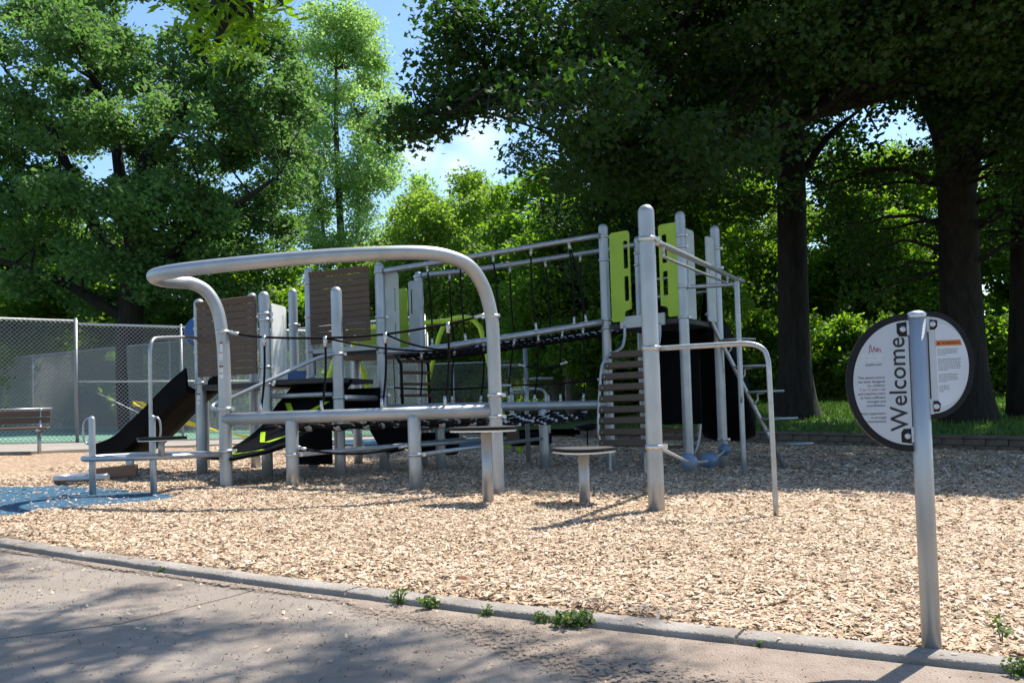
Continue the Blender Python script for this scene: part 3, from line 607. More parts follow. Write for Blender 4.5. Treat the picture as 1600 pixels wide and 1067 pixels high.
# pole with steps under the bridge and hanging dish seats
pz = bpy.data.objects.new('step_pole', None); link(pz, PL, ORG[PL.name])
pipe(pz, 'pole', [(.206, 12.6, -.05), (.206, 12.6, 1.71)], .034)
for dx, z in ((-.25, 1.42), (.22, 1.22), (-.22, 1.02)):
    mk('disc_step', MB().lathe((.206+dx, 12.58, z), [(0, -.012), (.17, -.012), (.185, 0), (.17, .018), (0, .018)], 20), 'tubing', pz)
for nm, (x, y, z) in (('dish_seat', (1.1, 12.9, .50)), ('dish_seat', (-.28, 12.4, .44))):
    ds = mk(nm, MB().lathe((x, y, z), [(0, -.07), (.08, -.06), (.17, -.015), (.185, .0), (.16, .03), (.06, .05), (0, .05)], 22), 'black', PL)
    mk('stem', MB().tube([(x, y, z), (x, y, gz(x)-.03)], .011, 7), 'rope', ds)
pipe(PL, 'floor_bar', [(-2.2, 8.65, .40), (-.95, 9.8, .42), (-.1, 10.6, .43)], .022)

# ---------------------------------------------------------------- arch climber in front
AR = thing('arch_climber', 'tall silver bent tube arch with low beam and rope net, nearest the path', 'climber', (-1.5, 8.4, gz(-1.5)))
top = cat([(-.163, 8.085, -.05), (-.163, 8.085, .9), (-.165, 8.075, 1.50), (-.18, 8.06, 1.70), (-.24, 8.02, 1.93), (-.36, 7.93, 2.11), (-.56, 7.80, 2.19), (-.816, 7.66, 2.205), (-1.306, 7.53, 2.182), (-1.922, 7.50, 2.153), (-2.628, 7.58, 2.122), (-3.0, 7.70, 2.112), (-3.215, 7.86, 2.113), (-3.33, 8.07, 2.125), (-3.36, 8.32, 2.135), (-3.31, 8.55, 2.15), (-3.21, 8.70, 2.155), (-3.09, 8.79, 2.08), (-3.0, 8.82, 1.91), (-2.955, 8.822, 1.66), (-2.937, 8.822, 1.3), (-2.937, 8.822, .6), (-2.937, 8.822, .03)], 7)
arch = mk('arch_tube', MB().tube(top, PR, 22), 'silver', AR)
for x, y, z, a in ((-2.945, 8.822, 1.665, .1), (-2.937, 8.822, .88, 0), (-2.937, 8.822, .45, .0), (-.165, 8.075, 1.66, 3.0), (-.163, 8.085, .92, .3), (-.163, 8.085, .72, .3)):
    mk('clamp', clamp_ring(MB(), (x, y, z), ang=a), 'clampmetal', arch)
mk('weld_seam', MB().lathe((-.56, 7.80, 2.19), [(PR+.0005, -.002), (PR+.002, 0), (PR+.0005, .002)], 20, Vector((-.95, -.5, .25)).to_track_quat('Z', 'Y').to_matrix()), 'galv', arch)
sticker(arch, -2.937, 8.822, 1.46, -1.75, hh=.18); sticker(arch, -2.937, 8.822, 1.25, -1.75, hh=.12)
bm_ = mk('beam', MB().tube([(-2.937, 8.815, .775), (-.165, 8.09, .775)], PR, 22), 'silver', AR)
legs = [post(AR, -2.205, 8.608, .78, (.40,), ang=.2, name='beam_leg'), post(AR, -.948, 8.273, .78, (.38,), ang=.2, name='beam_leg')]
hr = [(-2.87, 8.80, 1.655), (-2.491, 8.71, 1.59), (-1.836, 8.53, 1.547), (-1.216, 8.37, 1.552), (-.592, 8.2, 1.616), (-.23, 8.1, 1.68)]
ho = mk('handrope', MB().tube(cat(hr, 5), .012, 8), 'rope', AR)
for p, q in ((hr[0], hr[1]), (hr[-1], hr[-2])):
    d = (Vector(q)-Vector(p)).normalized(); mk('ferrule', MB().tube([Vector(p), Vector(p)+d*.11], .018, 9), 'clampmetal', ho)
for p in hr[1:-1]:
    b0 = Vector((p[0]-.05, p[1]+.0, .83)); o = rope(AR, (p[0], p[1], p[2]-.02), b0, 0, .012, False, 'vertical_rope', side=Vector((.02, 0, 0)))
    mk('ferrule', MB().tube([b0, b0+Vector((.002, 0, .10))], .017, 9), 'clampmetal', o); mk('connector', MB().tube([(p[0], p[1], p[2]+.015), (p[0], p[1], p[2]-.09)], .021, 9), 'clampmetal', o)
# net between the low beam and the back beam
mb = MB(); nf = 15
def FB(k): return Vector((-2.6, 8.73, .70)).lerp(Vector((-.3, 8.13, .70)), k)
def BBm(k): return Vector((-1.6, 11.0, .74)).lerp(Vector((1.15, 11.33, .73)), k)
def NP(s, q):
    a, c = FB(s), BBm(s); p = a.lerp(c, q); p.z -= .09*math.sin(math.pi*q) + .02*math.sin(s*40+q*25); return p
for i in range(nf): mb.tube([NP((i+.5)/nf, q/8) for q in range(9)], .0125, 6)
for j in range(1, 10): mb.tube([NP(s/30, j/10) for s in range(31)], .0125, 6)
net = mk('rope_net', mb, 'rope', AR)
mb = MB()
for i in range(nf):
    for j in range(1, 10):
        p = NP((i+.5)/nf, j/10); mb.tube([p-Vector((.03, .004, .0)), p+Vector((.03, -.008, .004))], .019, 6)
tag(mk('net_fitting', mb, 'galv', net), kind='stuff')
for a, c in (((-1.836, 8.53, 1.547), (-.2, 10.9, 1.60)), ((-1.216, 8.37, 1.552), (-.45, 11.05, 1.62))): rope(AR, a, c, .10, .011, False, 'stay_rope')
rope(AR, (-2.14, 8.6, .47), (-1.02, 8.29, .47), .07, .012, True, 'foot_rope')
pipe(AR, 'foot_bar', [(-2.15, 8.6, .40), (-.62, 10.95, .43)], .022); pipe(AR, 'foot_bar', [(-.90, 8.28, .38), (.36, 11.2, .40)], .022)

# ---------------------------------------------------------------- table-like steps
def step_table(x, y, h, label, wdt=.25, r=.046, base=True, yaw=0, d2=.31):
    zt = gz(x)+h; t = thing('step_table', label, 'step', (x, y, gz(x)), 'standing steps in front of the play structure')
    mk('leg', MB().tube([(x, y, gz(x)-.06 if base else gz(x)+.3), (x, y, zt-.03)], r, 18), 'silver', t)
    out = []; rot = Matrix.Rotation(yaw, 3, 'Z')
    for k in range(20):
        a = 2*math.pi*k/20; sq = 1+.10*math.cos(3*a); out.append(rot @ Vector((math.cos(a)*wdt*sq, math.sin(a)*d2*sq, 0)))
    c = Vector((x, y, zt))
    mk('top_plate', MB().prism([c+q*.96-Vector((0, 0, .036)) for q in out], (0, 0, .014)), 'white', t)
    tp = mk('rubber_top', MB().prism([c+q-Vector((0, 0, .0215)) for q in out], (0, 0, .0215)), 'black', t)
    mk('tread', MB().prism([c+q*.93+Vector((0, 0, .0005)) for q in out], (0, 0, .004)), 'deck', tp)
    for k in (3, 13): q = c + out[k]*.7 - Vector((0, 0, .04)); mk('bolt', MB().tube([q, q+Vector((0, 0, .012))], .012, 8), 'clampmetal', t)
step_table(.571, 7.159, .463, 'lower round step on a white post beside the tallest near post', .255, yaw=.3)
step_table(-.226, 7.158, .637, 'higher round step on a post in front of the arch foot', .25, yaw=.9)

# ---------------------------------------------------------------- ball climber with the tall near post
BC = thing('ball_climber', 'tall near silver post with hoop rail, sloping handrail and strung blue balls', 'climber', (1.073, 6.623, gz(1.07)))
np_ = post(BC, 1.073, 6.623, 2.33, (2.06, 1.22, .465), ang=.1)
pipe(BC, 'hoop_rail', [(1.13, 6.60, 1.215), (1.60, 6.39, 1.215), (1.74, 6.325, 1.21), (1.82, 6.275, 1.175), (1.853, 6.25, 1.10), (1.86, 6.24, .9), (1.867, 6.236, -.1)], .0195, n=12, smooth=6)
pipe(BC, 'handrail', [(1.12, 6.65, 2.055), (1.804, 8.2, 2.143), (2.60, 9.95, 2.225), (2.80, 10.33, 2.24), (2.83, 10.5, 2.24), (2.74, 10.58, 2.235), (2.19, 10.68, 2.235)], .026, n=12, smooth=6)
pipe(BC, 'grab_rail', [(1.25, 6.93, 2.07), (1.262, 6.96, 2.0), (1.33, 7.12, 1.985), (2.30, 9.27, 2.095), (2.40, 9.48, 2.11), (2.418, 9.52, 2.19)], .013, n=8, smooth=5)
post(BC, 2.668, 10.089, 2.22, (), r=.031, name='rail_post')
pipe(BC, 'grab_rail', [(2.655, 10.05, 1.45), (2.645, 10.0, 1.42), (2.645, 9.99, .85), (2.655, 10.05, .80)], .013, n=8, smooth=4)
cab = [Vector((1.12, 6.66, .455)), Vector((1.66, 8.28, .235)), Vector((1.9, 9.0, .18)), Vector((2.27, 10.05, .13)), Vector((2.69, 11.08, .18)), Vector((2.77, 11.50, .30))]
mk('cable', MB().tube(cat(cab, 5), .014, 8), 'galv', BC)
cc = cat(cab, 30)
for y, r in ((8.30, .084), (9.92, .088), (10.12, .088), (11.12, .078)):
    i = min(range(len(cc)), key=lambda k: abs(cc[k].y-y)); d = (cc[i+1]-cc[i-1]).normalized(); rt_ = d.to_track_quat('Z', 'Y').to_matrix()
    prof = []
    for k in range(21):
        a = math.pi*k/20; z = -r*math.cos(a); q = r*math.sin(a)
        if k in (5, 15): q *= .93
        prof.append((max(q, .002), z))
    mk('ball', MB().lathe(cc[i], prof, 26, rt_), 'ball', BC)

# ---------------------------------------------------------------- low ring with handles at the far left
RG = thing('balance_ring', 'low silver tube ring with two handle posts at the far left', 'balance ring', (-3.7, 8.3, gz(-3.7)))
zr = .445
pipe(RG, 'ring_tube', [(-2.94, 8.83, .42), (-3.42, 8.20, zr-.01), (-3.75, 8.03, zr), (-3.98, 8.06, zr), (-4.06, 8.2, zr), (-4.0, 8.40, zr), (-3.75, 8.62, zr), (-3.5, 8.78, zr), (-3.1, 8.85, zr-.02)], .028, n=12, smooth=6)
for (x, y, zt, nm) in ((-3.968, 8.143, .842, 'handle_post'), (-3.63, 8.70, .84, 'handle_post')):
    o = post(RG, x, y, zt, (), r=.030, name=nm); sg = -1 if x < -3.9 else 1
    pipe(o, 'handle', [(x, y, zt-.02), (x+sg*.05, y-.0, zt-.03), (x+sg*.078, y, zt-.08), (x+sg*.08, y, zt-.2), (x+sg*.05, y, zt-.255), (x, y, zt-.26)], .011, n=8, smooth=5)
post(RG, -3.415, 8.19, .43, (), r=.030, name='leg')
mk('seat_post', MB().tube([(-3.36, 8.25, zr), (-3.36, 8.25, .60)], .030, 12), 'silver', RG)
out = [Vector((math.cos(2*math.pi*k/20)*.225*(1+.08*math.cos(6*math.pi*k/20)), math.sin(2*math.pi*k/20)*.2, 0)) for k in range(20)]
mk('seat', MB().prism([Vector((-3.36, 8.25, .598))+q for q in out], (0, 0, .028)), 'black', RG)
mk('seat_plate', MB().prism([Vector((-3.36, 8.25, .588))+q*.95 for q in out], (0, 0, .0095)), 'white', RG)
WB = thing('balance_board', 'tan balance board on a bent grey tube base beside the blue surface', 'balance board', (-4.4, 9.4, gz(-4.4)))
mk('board', MB().box((-4.28, 9.32, .245), (.56, .05, .125), fromto((-4.6, 9.45, .22), (-4.0, 9.22, .275)), bev=.008), 'slatwood', WB)
pipe(WB, 'base_tube', [(-4.25, 9.05, .21), (-4.6, 9.1, .20), (-4.85, 9.2, .195), (-4.93, 9.35, .195), (-4.85, 9.5, .195), (-4.5, 9.55, .20), (-4.1, 9.5, .21)], .035, n=12, smooth=5)
mk('pivot', MB().tube([(-4.15, 9.4, .1), (-4.15, 9.35, .38)], .04, 10), 'silver', WB)

# ---------------------------------------------------------------- bench
BE = thing('park_bench', 'brown slatted bench with silver frame beside the court fence', 'bench', (-9.0, 15.4, gz(-9)))
bd = Vector((.78, .62, 0)).normalized(); bd = Vector((.93, .37, 0)).normalized(); bn = Vector((bd.y, -bd.x, 0)); rotb = fromto((0, 0, 0), bd)
bc = Vector((-8.95, 14.87, gz(-8.9)+.02))
for k, (o_, z) in enumerate(((.05, .43), (.19, .425), (.33, .42))): mk('seat_slat', MB().box(bc + bn*(o_) + Vector((0, 0, z)), (1.75, .125, .035), rotb, bev=.006), 'slatwood', BE)
for k, z in enumerate((.56, .68)): mk('back_slat', MB().box(bc - bn*(.07+.03*k) + Vector((0, 0, z)), (1.75, .03, .105), rotb @ Matrix.Rotation(-.15, 3, 'X'), bev=.006), 'slatwood', BE)
for s in (-.72, .72):
    q = bc + bd*s
    pipe(BE, 'frame', [q+bn*.40+Vector((0, 0, .39)), q+bn*.1+Vector((0, 0, .385)), q-bn*.02+Vector((0, 0, .44)), q-bn*.09+Vector((0, 0, .60)), q-bn*.12+Vector((0, 0, .77))], .024, n=8, smooth=4)
    pipe(BE, 'leg', [q+bn*.14+Vector((0, 0, .385)), q+bn*.14+Vector((0, 0, -.1))], .032, n=10)
pipe(BE, 'top_rail', [bc-bn*.12+bd*-.9+Vector((0, 0, .765)), bc-bn*.12+bd*.9+Vector((0, 0, .765))], .012)

# ---------------------------------------------------------------- chain link fences
def fence(name, label, a, c, h, npost, mid=None, spacing=.066, r=.0044, cnt=True, lift=.06):
    a, c = Vector(a), Vector(c); d = (c-a); ln = d.length; d.normalize()
    za = gz(a.x)+lift; zc = gz(c.x)+lift; zt = max(za, zc)*0 + (za+zc)/2 + h
    P = lambda s, z: Vector((a.x+d.x*s, a.y+d.y*s, z))
    t = thing(name, label, 'fence', (a.x+d.x*ln/2, a.y+d.y*ln/2, (za+zc)/2))
    for k in range(npost):
        s = ln*k/(npost-1); zb = za+(zc-za)*s/ln
        o = mk('post', MB().tube([P(s, zb-.1), P(s, zt+.02)], .03 if 0 < k < npost-1 else .036, 10), 'galv', t)
        mk('post_cap', MB().lathe(P(s, zt+.02), [(.034, -.02), (.038, 0), (.03, .03), (.002, .045)], 10), 'galv', o)
    mk('top_rail', MB().tube([P(0, zt), P(ln, zt)], .022, 8), 'galv', t)
    if mid: mk('mid_rail', MB().tube([P(mid[0]*ln, (za+zc)/2+mid[2]), P(mid[1]*ln, (za+zc)/2+mid[2])], .02, 8), 'galv', t)
    mb = MB(); off = Vector((-d.y, d.x, 0))*-.03; z0 = min(za, zc); H = zt-z0; sp = spacing*1.414
    k = -H
    while k < ln:
        s0, q0 = (k, 0) if k >= 0 else (0, -k); s1, q1 = (k+H, H) if k+H <= ln else (ln, ln-k)
        if s1-s0 > .02:
            mb.tube([P(s0, z0+q0)+off, P(s1, z0+q1)+off], r, 3, False)
            mb.tube([P(ln-s0, z0+q0)+off*1.1, P(ln-s1, z0+q1)+off*1.1], r, 3, False)
        k += sp
    mk('chain_link_mesh', mb, 'wire', t); return t
F1 = fence('chain_link_fence', 'tall chain link fence nearest the bench, along the court edge', (-15.56, 14.96), (-9.713, 19.262), 2.62, 4)
F1b = fence('chain_link_fence', 'tall chain link fence section with a middle rail behind the slide', (-9.713, 19.262), (-2.4, 24.7), 2.76, 5, (0, .5, 1.46))
mk('truss_rod', MB().tube([(-9.71, 19.26, 1.68), (-7.9, 20.6, .45)], .007, 6), 'galv', F1b)
F2 = fence('chain_link_fence', 'receding chain link fence on the far side of the green court', (-24.0, 37.45), (-2.46, 24.75), 3.08, 10, None, .075, .0075)
F3 = fence('chain_link_fence', 'distant chain link fence seen under the rope bridge', (-6.4, 33.0), (4.1, 32.0), 2.55, 6, (.62, 1, .95), .09, .0042, lift=.02)
# dark windscreen strip of shrubs is planted behind the court instead
yt = [(-8.62, 19.6, 1.20), (-8.5, 19.68, 1.12), (-8.2, 19.8, .98), (-7.6, 20.1, .72), (-6.6, 20.2, .42), (-5.4, 19.2, .30), (-4.0, 18.4, .28)]
yp = cat(yt, 6); mb = MB(); vs = []
for i, p in enumerate(yp):
    a = i*.35; vs += [p+Vector((0, .02*math.sin(a), .045*math.cos(a)+.012)), p-Vector((0, .02*math.sin(a), .045*math.cos(a)+.012))]
mb.add(vs, [[2*i, 2*i+1, 2*i+3, 2*i+2] for i in range(len(yp)-1)]); mb.tube([p+Vector((0, .012, .0)) for p in yp], .018, 6)
mb.add([Vector(yt[0])+Vector(q) for q in ((-.02, 0, .05), (.24, .02, .02), (.42, 0, -.13), (.36, 0, -.18), (.2, 0, -.04))], [[0, 1, 2, 3, 4]])
tag(mk('caution_tape', mb, 'yellow', None, (-7, 20.5, gz(-7))), 'twisted yellow caution tape strung from the fence behind the slide', 'tape')
# ---------------------------------------------------------------- swing set and small things far behind
SW = thing('swing_set', 'lime green swing frame behind the middle of the play structure', 'swing', (-2.0, 18, gz(-2)))
pipe(SW, 'top_bar', [(-3.42, 18.1, 2.58), (-.66, 17.0, 2.60)], .05, 'limepaint')
pipe(SW, 'leg', [(-3.40, 18.1, 2.60), (-3.6, 17.95, 2.2), (-4.18, 17.45, .1)], .05, 'limepaint'); pipe(SW, 'leg', [(-3.40, 18.1, 2.60), (-3.3, 18.3, 2.2), (-2.85, 19.2, .05)], .05, 'limepaint')
pipe(SW, 'leg', [(-1.30, 17.25, 2.58), (-1.42, 17.2, 2.3), (-2.05, 17.0, .05)], .05, 'limepaint')
pipe(SW, 'leg', [(-1.30, 17.25, 2.60), (-.9, 17.05, 2.64), (-.66, 17.0, 2.5), (-.52, 16.95, 2.1), (-.12, 16.9, .02)], .05, 'limepaint', smooth=5)
pipe(SW, 'leg', [(-.60, 17.0, 2.45), (-.05, 17.5, .0)], .045, 'limepaint')
for s in (.3, .36): rope(SW, (-3.42+2.76*s, 18.1-1.1*s, 2.55), (-3.42+2.76*s+.03, 18.1-1.1*s, .62), 0, .009, False, 'swing_rope')
mk('swing_seat', MB().box((-2.48, 17.74, .60), (.42, .16, .03), bev=.008), 'black', SW)
RR = thing('ride_on_frame', 'small silver railed ride-on toy standing behind the net', 'ride-on toy', (.0, 15.5, 0))
for x, zt in ((-.36, 1.0), (-.02, 1.18), (.62, 1.05)): post(RR, x, 15.5, zt, (), r=.045)
pipe(RR, 'rail', [(-.02, 15.5, 1.13), (.45, 15.5, 1.14), (.58, 15.5, 1.08), (.62, 15.5, .9)], .025, smooth=4); pipe(RR, 'rail', [(-.02, 15.5, .84), (.66, 15.5, .84)], .025)
mk('seat', MB().box((.3, 15.55, .25), (.75, .4, .22), bev=.04), 'blackplastic', RR); mk('side_board', MB().box((-.05, 15.3, .30), (.3, .05, .25), bev=.02), 'slatwood', RR)
for xx in (.1, .5): mk('spring_leg', MB().tube([(xx, 15.5, .2), (xx, 15.5, -.05)], .05, 10), 'limepaint', RR)
PB = thing('activity_wheel', 'round blue activity wheel on the far side of the left tower', 'activity wheel', (-3.95, 11.2, gz(-4)))
mk('disc', MB().lathe((-4.05, 11.25, 1.93), [(0, -.015), (.2, -.015), (.21, 0), (.2, .015), (0, .015)], 24, Matrix.Rotation(R(80), 3, 'X')), 'bluething', PB)
post(PB, -4.0, 11.29, 1.85, (), r=.03)
mk('blue_board', MB().box((-2.85, 11.55, 1.30), (.5, .03, .18), Matrix.Rotation(-.3, 3, 'Z')), 'bluething', PL)

# ---------------------------------------------------------------- welcome sign by the kerb
SG = thing('welcome_sign', 'round two-part welcome sign on a silver post beside the kerb', 'sign', (1.335, 2.832, gz(1.335)))
sx, sy = 1.335, 2.832
pst = mk('post', MB().tube([(sx, sy, gz(sx)-.08), (sx, sy, .5), (sx, sy, 1.045)], .0295, 24), 'silver', SG)
mk('post_cap', MB().lathe((sx, sy, 1.045), [(.0300, -.004), (.0310, 0), (.0306, .008), (.024, .015), (.012, .019), (.001, .020)], 24), 'clampmetal', pst)
for zz in (.72, .86, .95): mk('scuff', MB().lathe((sx-.004, sy-.0297, zz), [(.0, .0006), (.0018, .0004), (.002, 0)], 7, Matrix.Rotation(R(90), 3, 'X')), 'galv', pst)
sa = -.14; ax_, nx_ = Vector((math.cos(sa), math.sin(sa), 0)), Vector((math.sin(sa), -math.cos(sa), 0))      # right, towards the reader
def SP(a, z, o=0): return Vector((sx, sy, 0)) + ax_*a + Vector((0, 0, z)) + nx_*o
def half(a0, zc, hz, bul, sg, inset=0, n=36):
    pts = []
    for k in range(n+1):
        t = -math.pi/2 + math.pi*k/n; pts.append((a0 + sg*(bul-inset)*math.cos(t)**.96 if abs(t) < 1.57 else a0, zc + (hz-inset)*math.sin(t)))
    return pts
def plate2(name, pts, o0, th, mat, parent): 
    P3 = [SP(a, z, o0) for a, z in pts]; c = sum((p for p in P3), Vector())/len(P3)
    return mk(name, MB().prism(P3, nx_*th), mat, parent)
def text(parent, body, size, a, z, mat, align='LEFT', rotz=0, off=0, o=.0, name='lettering', space=1):
    cu = bpy.data.curves.new('lettering', 'FONT'); cu.body = body; cu.size = size; cu.align_x = align; cu.offset = off; cu.resolution_u = 3; cu.space_line = space
    ob = bpy.data.objects.new('lettering_src', cu); COL.objects.link(ob)
    dg = bpy.context.evaluated_depsgraph_get(); me = bpy.data.meshes.new_from_object(ob.evaluated_get(dg)); bpy.data.objects.remove(ob)
    ca, sn = math.cos(rotz), math.sin(rotz)
    for v in me.vertices:
        x, y = v.co.x, v.co.y; v.co = SP(a + x*ca - y*sn, z + x*sn + y*ca, o) - ORG[parent.name]
    me.materials.clear(); me.materials.append(MATS[mat]); ob = bpy.data.objects.new(name, me); return link(ob, parent, ORG[parent.name])
# left half
lh = plate2('left_panel', half(-.031, .830, .226, .200, -1), -.008, .014, 'black', SG)
plate2('panel_face', half(-.031, .830, .226, .200, -1, .022), .0062, .0016, 'signgrey', lh)
for z in (1.005, .655):
    plate2('bolt_tab', [(-.031, z-.024), (-.058, z-.024), (-.066, z-.012), (-.066, z+.02), (-.031, z+.025)] if z > .8 else [(-.031, z+.024), (-.058, z+.024), (-.066, z+.012), (-.066, z-.02), (-.031, z-.025)], .0068, .002, 'black', lh)
    mk('bolt', MB().lathe(SP(-.047, z, .0085), [(.0105, 0), (.0105, .002), (.007, .005), (.001, .006)], 14, nx_.to_track_quat('Z', 'Y').to_matrix()), 'clampmetal', lh)
    mk('bracket', MB().box(SP(-.029, z+.004, .0), (.012, .02, .05), fromto((0, 0, 0), ax_)), 'galv', pst)
text(lh, 'Welcome', .0775, -.044, .672, 'ink', rotz=R(90), off=.0006, o=.0086)
text(lh, 'This playstructure\nhas been designed\nfor children\n\nand requires users\nto have sufficient\nstrength and\ncoordination.\n\nAdult supervision\nis strongly\nrecommended.', .0116, -.110, .846, 'ink', 'RIGHT', o=.0086, space=1.13)
text(lh, '5 to 12 years old', .0116, -.110, .846-.0116*1.13*3, 'inkred', 'RIGHT', o=.0086)
text(lh, 'landscape\nstructures', .0170, -.1135, .917, 'stickerwhite', 'RIGHT', o=.0086, space=.8)
text(lh, 'playlsi.com', .0118, -.117, .889, 'ink', 'RIGHT', o=.0086)
lg = [SP(a, z, .0088) for a, z in ((-.158, .934), (-.155, .932), (-.1535, .940), (-.153, .954), (-.150, .957), (-.148, .948), (-.147, .936), (-.144, .934), (-.1415, .942), (-.1395, .9505), (-.137, .946), (-.136, .936), (-.133, .936), (-.131, .944), (-.128, .947), (-.1275, .942), (-.130, .937), (-.126, .935), (-.123, .943), (-.120, .9415), (-.1195, .9365), (-.116, .935))]
mk('logo', MB().tube(cat(lg, 4), .00085, 5), 'inkred', lh)
# right half
rh = plate2('right_panel', half(.033, .884, .176, .137, 1), -.008, .014, 'black', SG)
plate2('panel_face', half(.033, .884, .176, .137, 1, .018), .0062, .0016, 'signgrey', rh)
plate2('warning_panel', [(a, z) for a, z in half(.053, .884, .150, .112, 1, .014)], .0068, .0016, 'signlight', rh)
plate2('warning_band', [(.0530, .946), (.1335, .946), (.1290, .964), (.0530, .964)], .0076, .0014, 'inkorange', rh)
text(rh, 'WARNING', .0122, .0690, .9505, 'ink', off=.0002, o=.0094)
plate2('warning_triangle', [(.0560, .9500), (.0670, .9500), (.0615, .9600)], .0080, .0012, 'ink', rh)
for z in (1.018, .749):
    plate2('bolt_tab', [(.033, z-.018), (.052, z-.018), (.06, z-.008), (.06, z+.012), (.033, z+.016)] if z > .9 else [(.033, z+.018), (.052, z+.018), (.06, z+.008), (.055, z-.016), (.033, z-.018)], .0078, .0022, 'black', rh)
    mk('bolt', MB().lathe(SP(.045, z, .0098), [(.0100, 0), (.0100, .002), (.007, .005), (.001, .006)], 14, nx_.to_track_quat('Z', 'Y').to_matrix()), 'clampmetal', rh)
    mk('bracket', MB().box(SP(.031, z, .0), (.012, .02, .05), fromto((0, 0, 0), ax_)), 'galv', pst)
rnd = random.Random(2); mb = MB(); z = .934
for block, nl, wmax in ((0, 4, .064), (1, 7, .070), (2, 5, .062), (3, 4, .034)):
    for l in range(nl):
        wl = wmax*(.4 if l == nl-1 else rnd.uniform(.88, 1)); s = .0575
        while s < .0575+wl:
            ww = rnd.uniform(.0035, .009); e_ = min(s+ww, .0575+wl); P4 = [SP(s, z-.0009, .0088), SP(e_, z-.0009, .0088), SP(e_, z+.0009, .0088), SP(s, z+.0009, .0088)]
            mb.add(P4, [[0, 1, 2, 3]]); s += ww+.0016
        z -= .0060
    z -= .0075
mk('fine_print', mb, 'ink', rh)

# ---------------------------------------------------------------- leaves, trees, shrubs
SHAPES = {
 'diamond': [(0, -.5), (.33, -.05), (0, .5), (-.33, -.05)],
 'oval': [(0, -.5), (.26, -.2), (.24, .2), (0, .5), (-.24, .2), (-.26, -.2)],
 'maple': [(0, -.5), (.53, .06), (.17, .12), (0, .56), (-.17, .12), (-.53, .06)],
 'slim': [(0, -.5), (.13, 0), (0, .5), (-.13, 0)]}
def leaf_mesh(name, P, size, shape, mat, rg, flat=.55, tint=None):
    n = len(P); T = np.array(SHAPES[shape]); k = len(T)
    nr = rg.normal(0, 1, (n, 3)); nr /= np.linalg.norm(nr, axis=1)[:, None]; nr[:, 2] = np.abs(nr[:, 2])*(1-flat) + flat
    nr /= np.linalg.norm(nr, axis=1)[:, None]; a = rg.normal(0, 1, (n, 3)); u = np.cross(nr, a); u /= np.linalg.norm(u, axis=1)[:, None]; v = np.cross(nr, u)
    sz = size*rg.uniform(.65, 1.25, n)
    V = P[:, None, :] + (u[:, None, :]*T[None, :, 0, None] + v[:, None, :]*T[None, :, 1, None])*sz[:, None, None]
    V = V.reshape(-1, 3); tint = np.clip(rg.normal(.5, .25, n) if tint is None else tint + rg.normal(0, .13, n), 0, 1)
    return nmesh(name, V, np.arange(n*k), np.arange(n)*k, mat, tint)
def clump_points(clusters, rg, per=34, sd=.22, shell=.55):
    out = []; tn = []
    for c, rad, n in clusters:
        m = max(1, int(n/per)); d = rg.normal(0, 1, (m, 3)); d /= np.linalg.norm(d, axis=1)[:, None]
        q = d*(rg.uniform(shell, 1, m)**.7)[:, None]*np.array(rad) + np.array(c)
        p = q[rg.integers(0, m, n)] + rg.normal(0, 1, (n, 3))*sd*np.array([1, 1, .6]); out.append(p); tn.append(np.full(n, rg.uniform(.3, .7)))
    return np.concatenate(out), np.concatenate(tn)
def limb(mb, a, c, r0, r1, rg, sides=5, wob=.12, rise=.15):
    a, c = Vector(a), Vector(c); ln = (c-a).length; pts = []
    for k in range(6):
        t = k/5; p = a.lerp(c, t) + Vector((rg.normal(), rg.normal(), rg.normal()))*wob*ln*.35*math.sin(math.pi*t) + Vector((0, 0, rise*ln*math.sin(math.pi*t)*.5)); pts.append(p)
    N = len(pts); mb.tube(pts, [r0+(r1-r0)*i/(N-1) for i in range(N)], sides, False); return pts
def tree(name, label, base, trunks, clusters, leaf, shape, lmat, bmat, seed, group=None, high=(), per=34, sd=.22, limbs=True, flat=.5, shell=.5, twigs=3):
    rg = np.random.default_rng(seed); t = thing(name, label, 'tree' if 'shrub' not in name else 'shrub', base, group); mb = MB(); nodes = []
    for pts, rad in trunks:
        q = cat(pts, 5); N = len(q); fr = np.interp(np.linspace(0, 1, N), np.linspace(0, 1, len(rad)), rad)
        mb.tube(q, [float(v) for v in fr], 14, False); nodes += [(q[i], float(fr[i])) for i in range(N//4, N)]
    if limbs:
        for c, rad, n in list(clusters) + list(high):
            cv = Vector(c); best = min(nodes, key=lambda nd: (nd[0]-cv).length + max(0, nd[0].z-cv.z)*1.5)
            p = limb(mb, best[0], cv, min(.06, max(.03, best[1]*.45)), .016, rg)
            for j in range(twigs):
                e_ = cv + Vector(rg.normal(0, .55, 3))*Vector(rad).length*.5; limb(mb, p[len(p)*2//3], e_, .022, .008, rg, 4)
    mk('trunk', mb, bmat, t)
    P, tn = clump_points(clusters, rg, per, sd, shell)
    me = leaf_mesh('crown', P - np.array(base), leaf, shape, lmat, rg, flat, tn); o = bpy.data.objects.new('crown', me); link(o, t, Vector(base))
    if len(high):
        P, tn = clump_points(high, rg, per, sd*1.2, shell)
        me = leaf_mesh('upper_crown', P - np.array(base), leaf*1.75, 'diamond', lmat, rg, flat, tn); o = bpy.data.objects.new('upper_crown', me); link(o, t, Vector(base))
    return t
def copy_tree(src, loc, rz, sc, label):
    c = src.copy(); COL.objects.link(c); c.location = loc; c.rotation_euler = (0, 0, rz); c.scale = (sc if isinstance(sc, tuple) else (sc, sc, sc)); c['label'] = label
    for ch in list(src.children): k = ch.copy(); COL.objects.link(k); k.parent = c
    return c
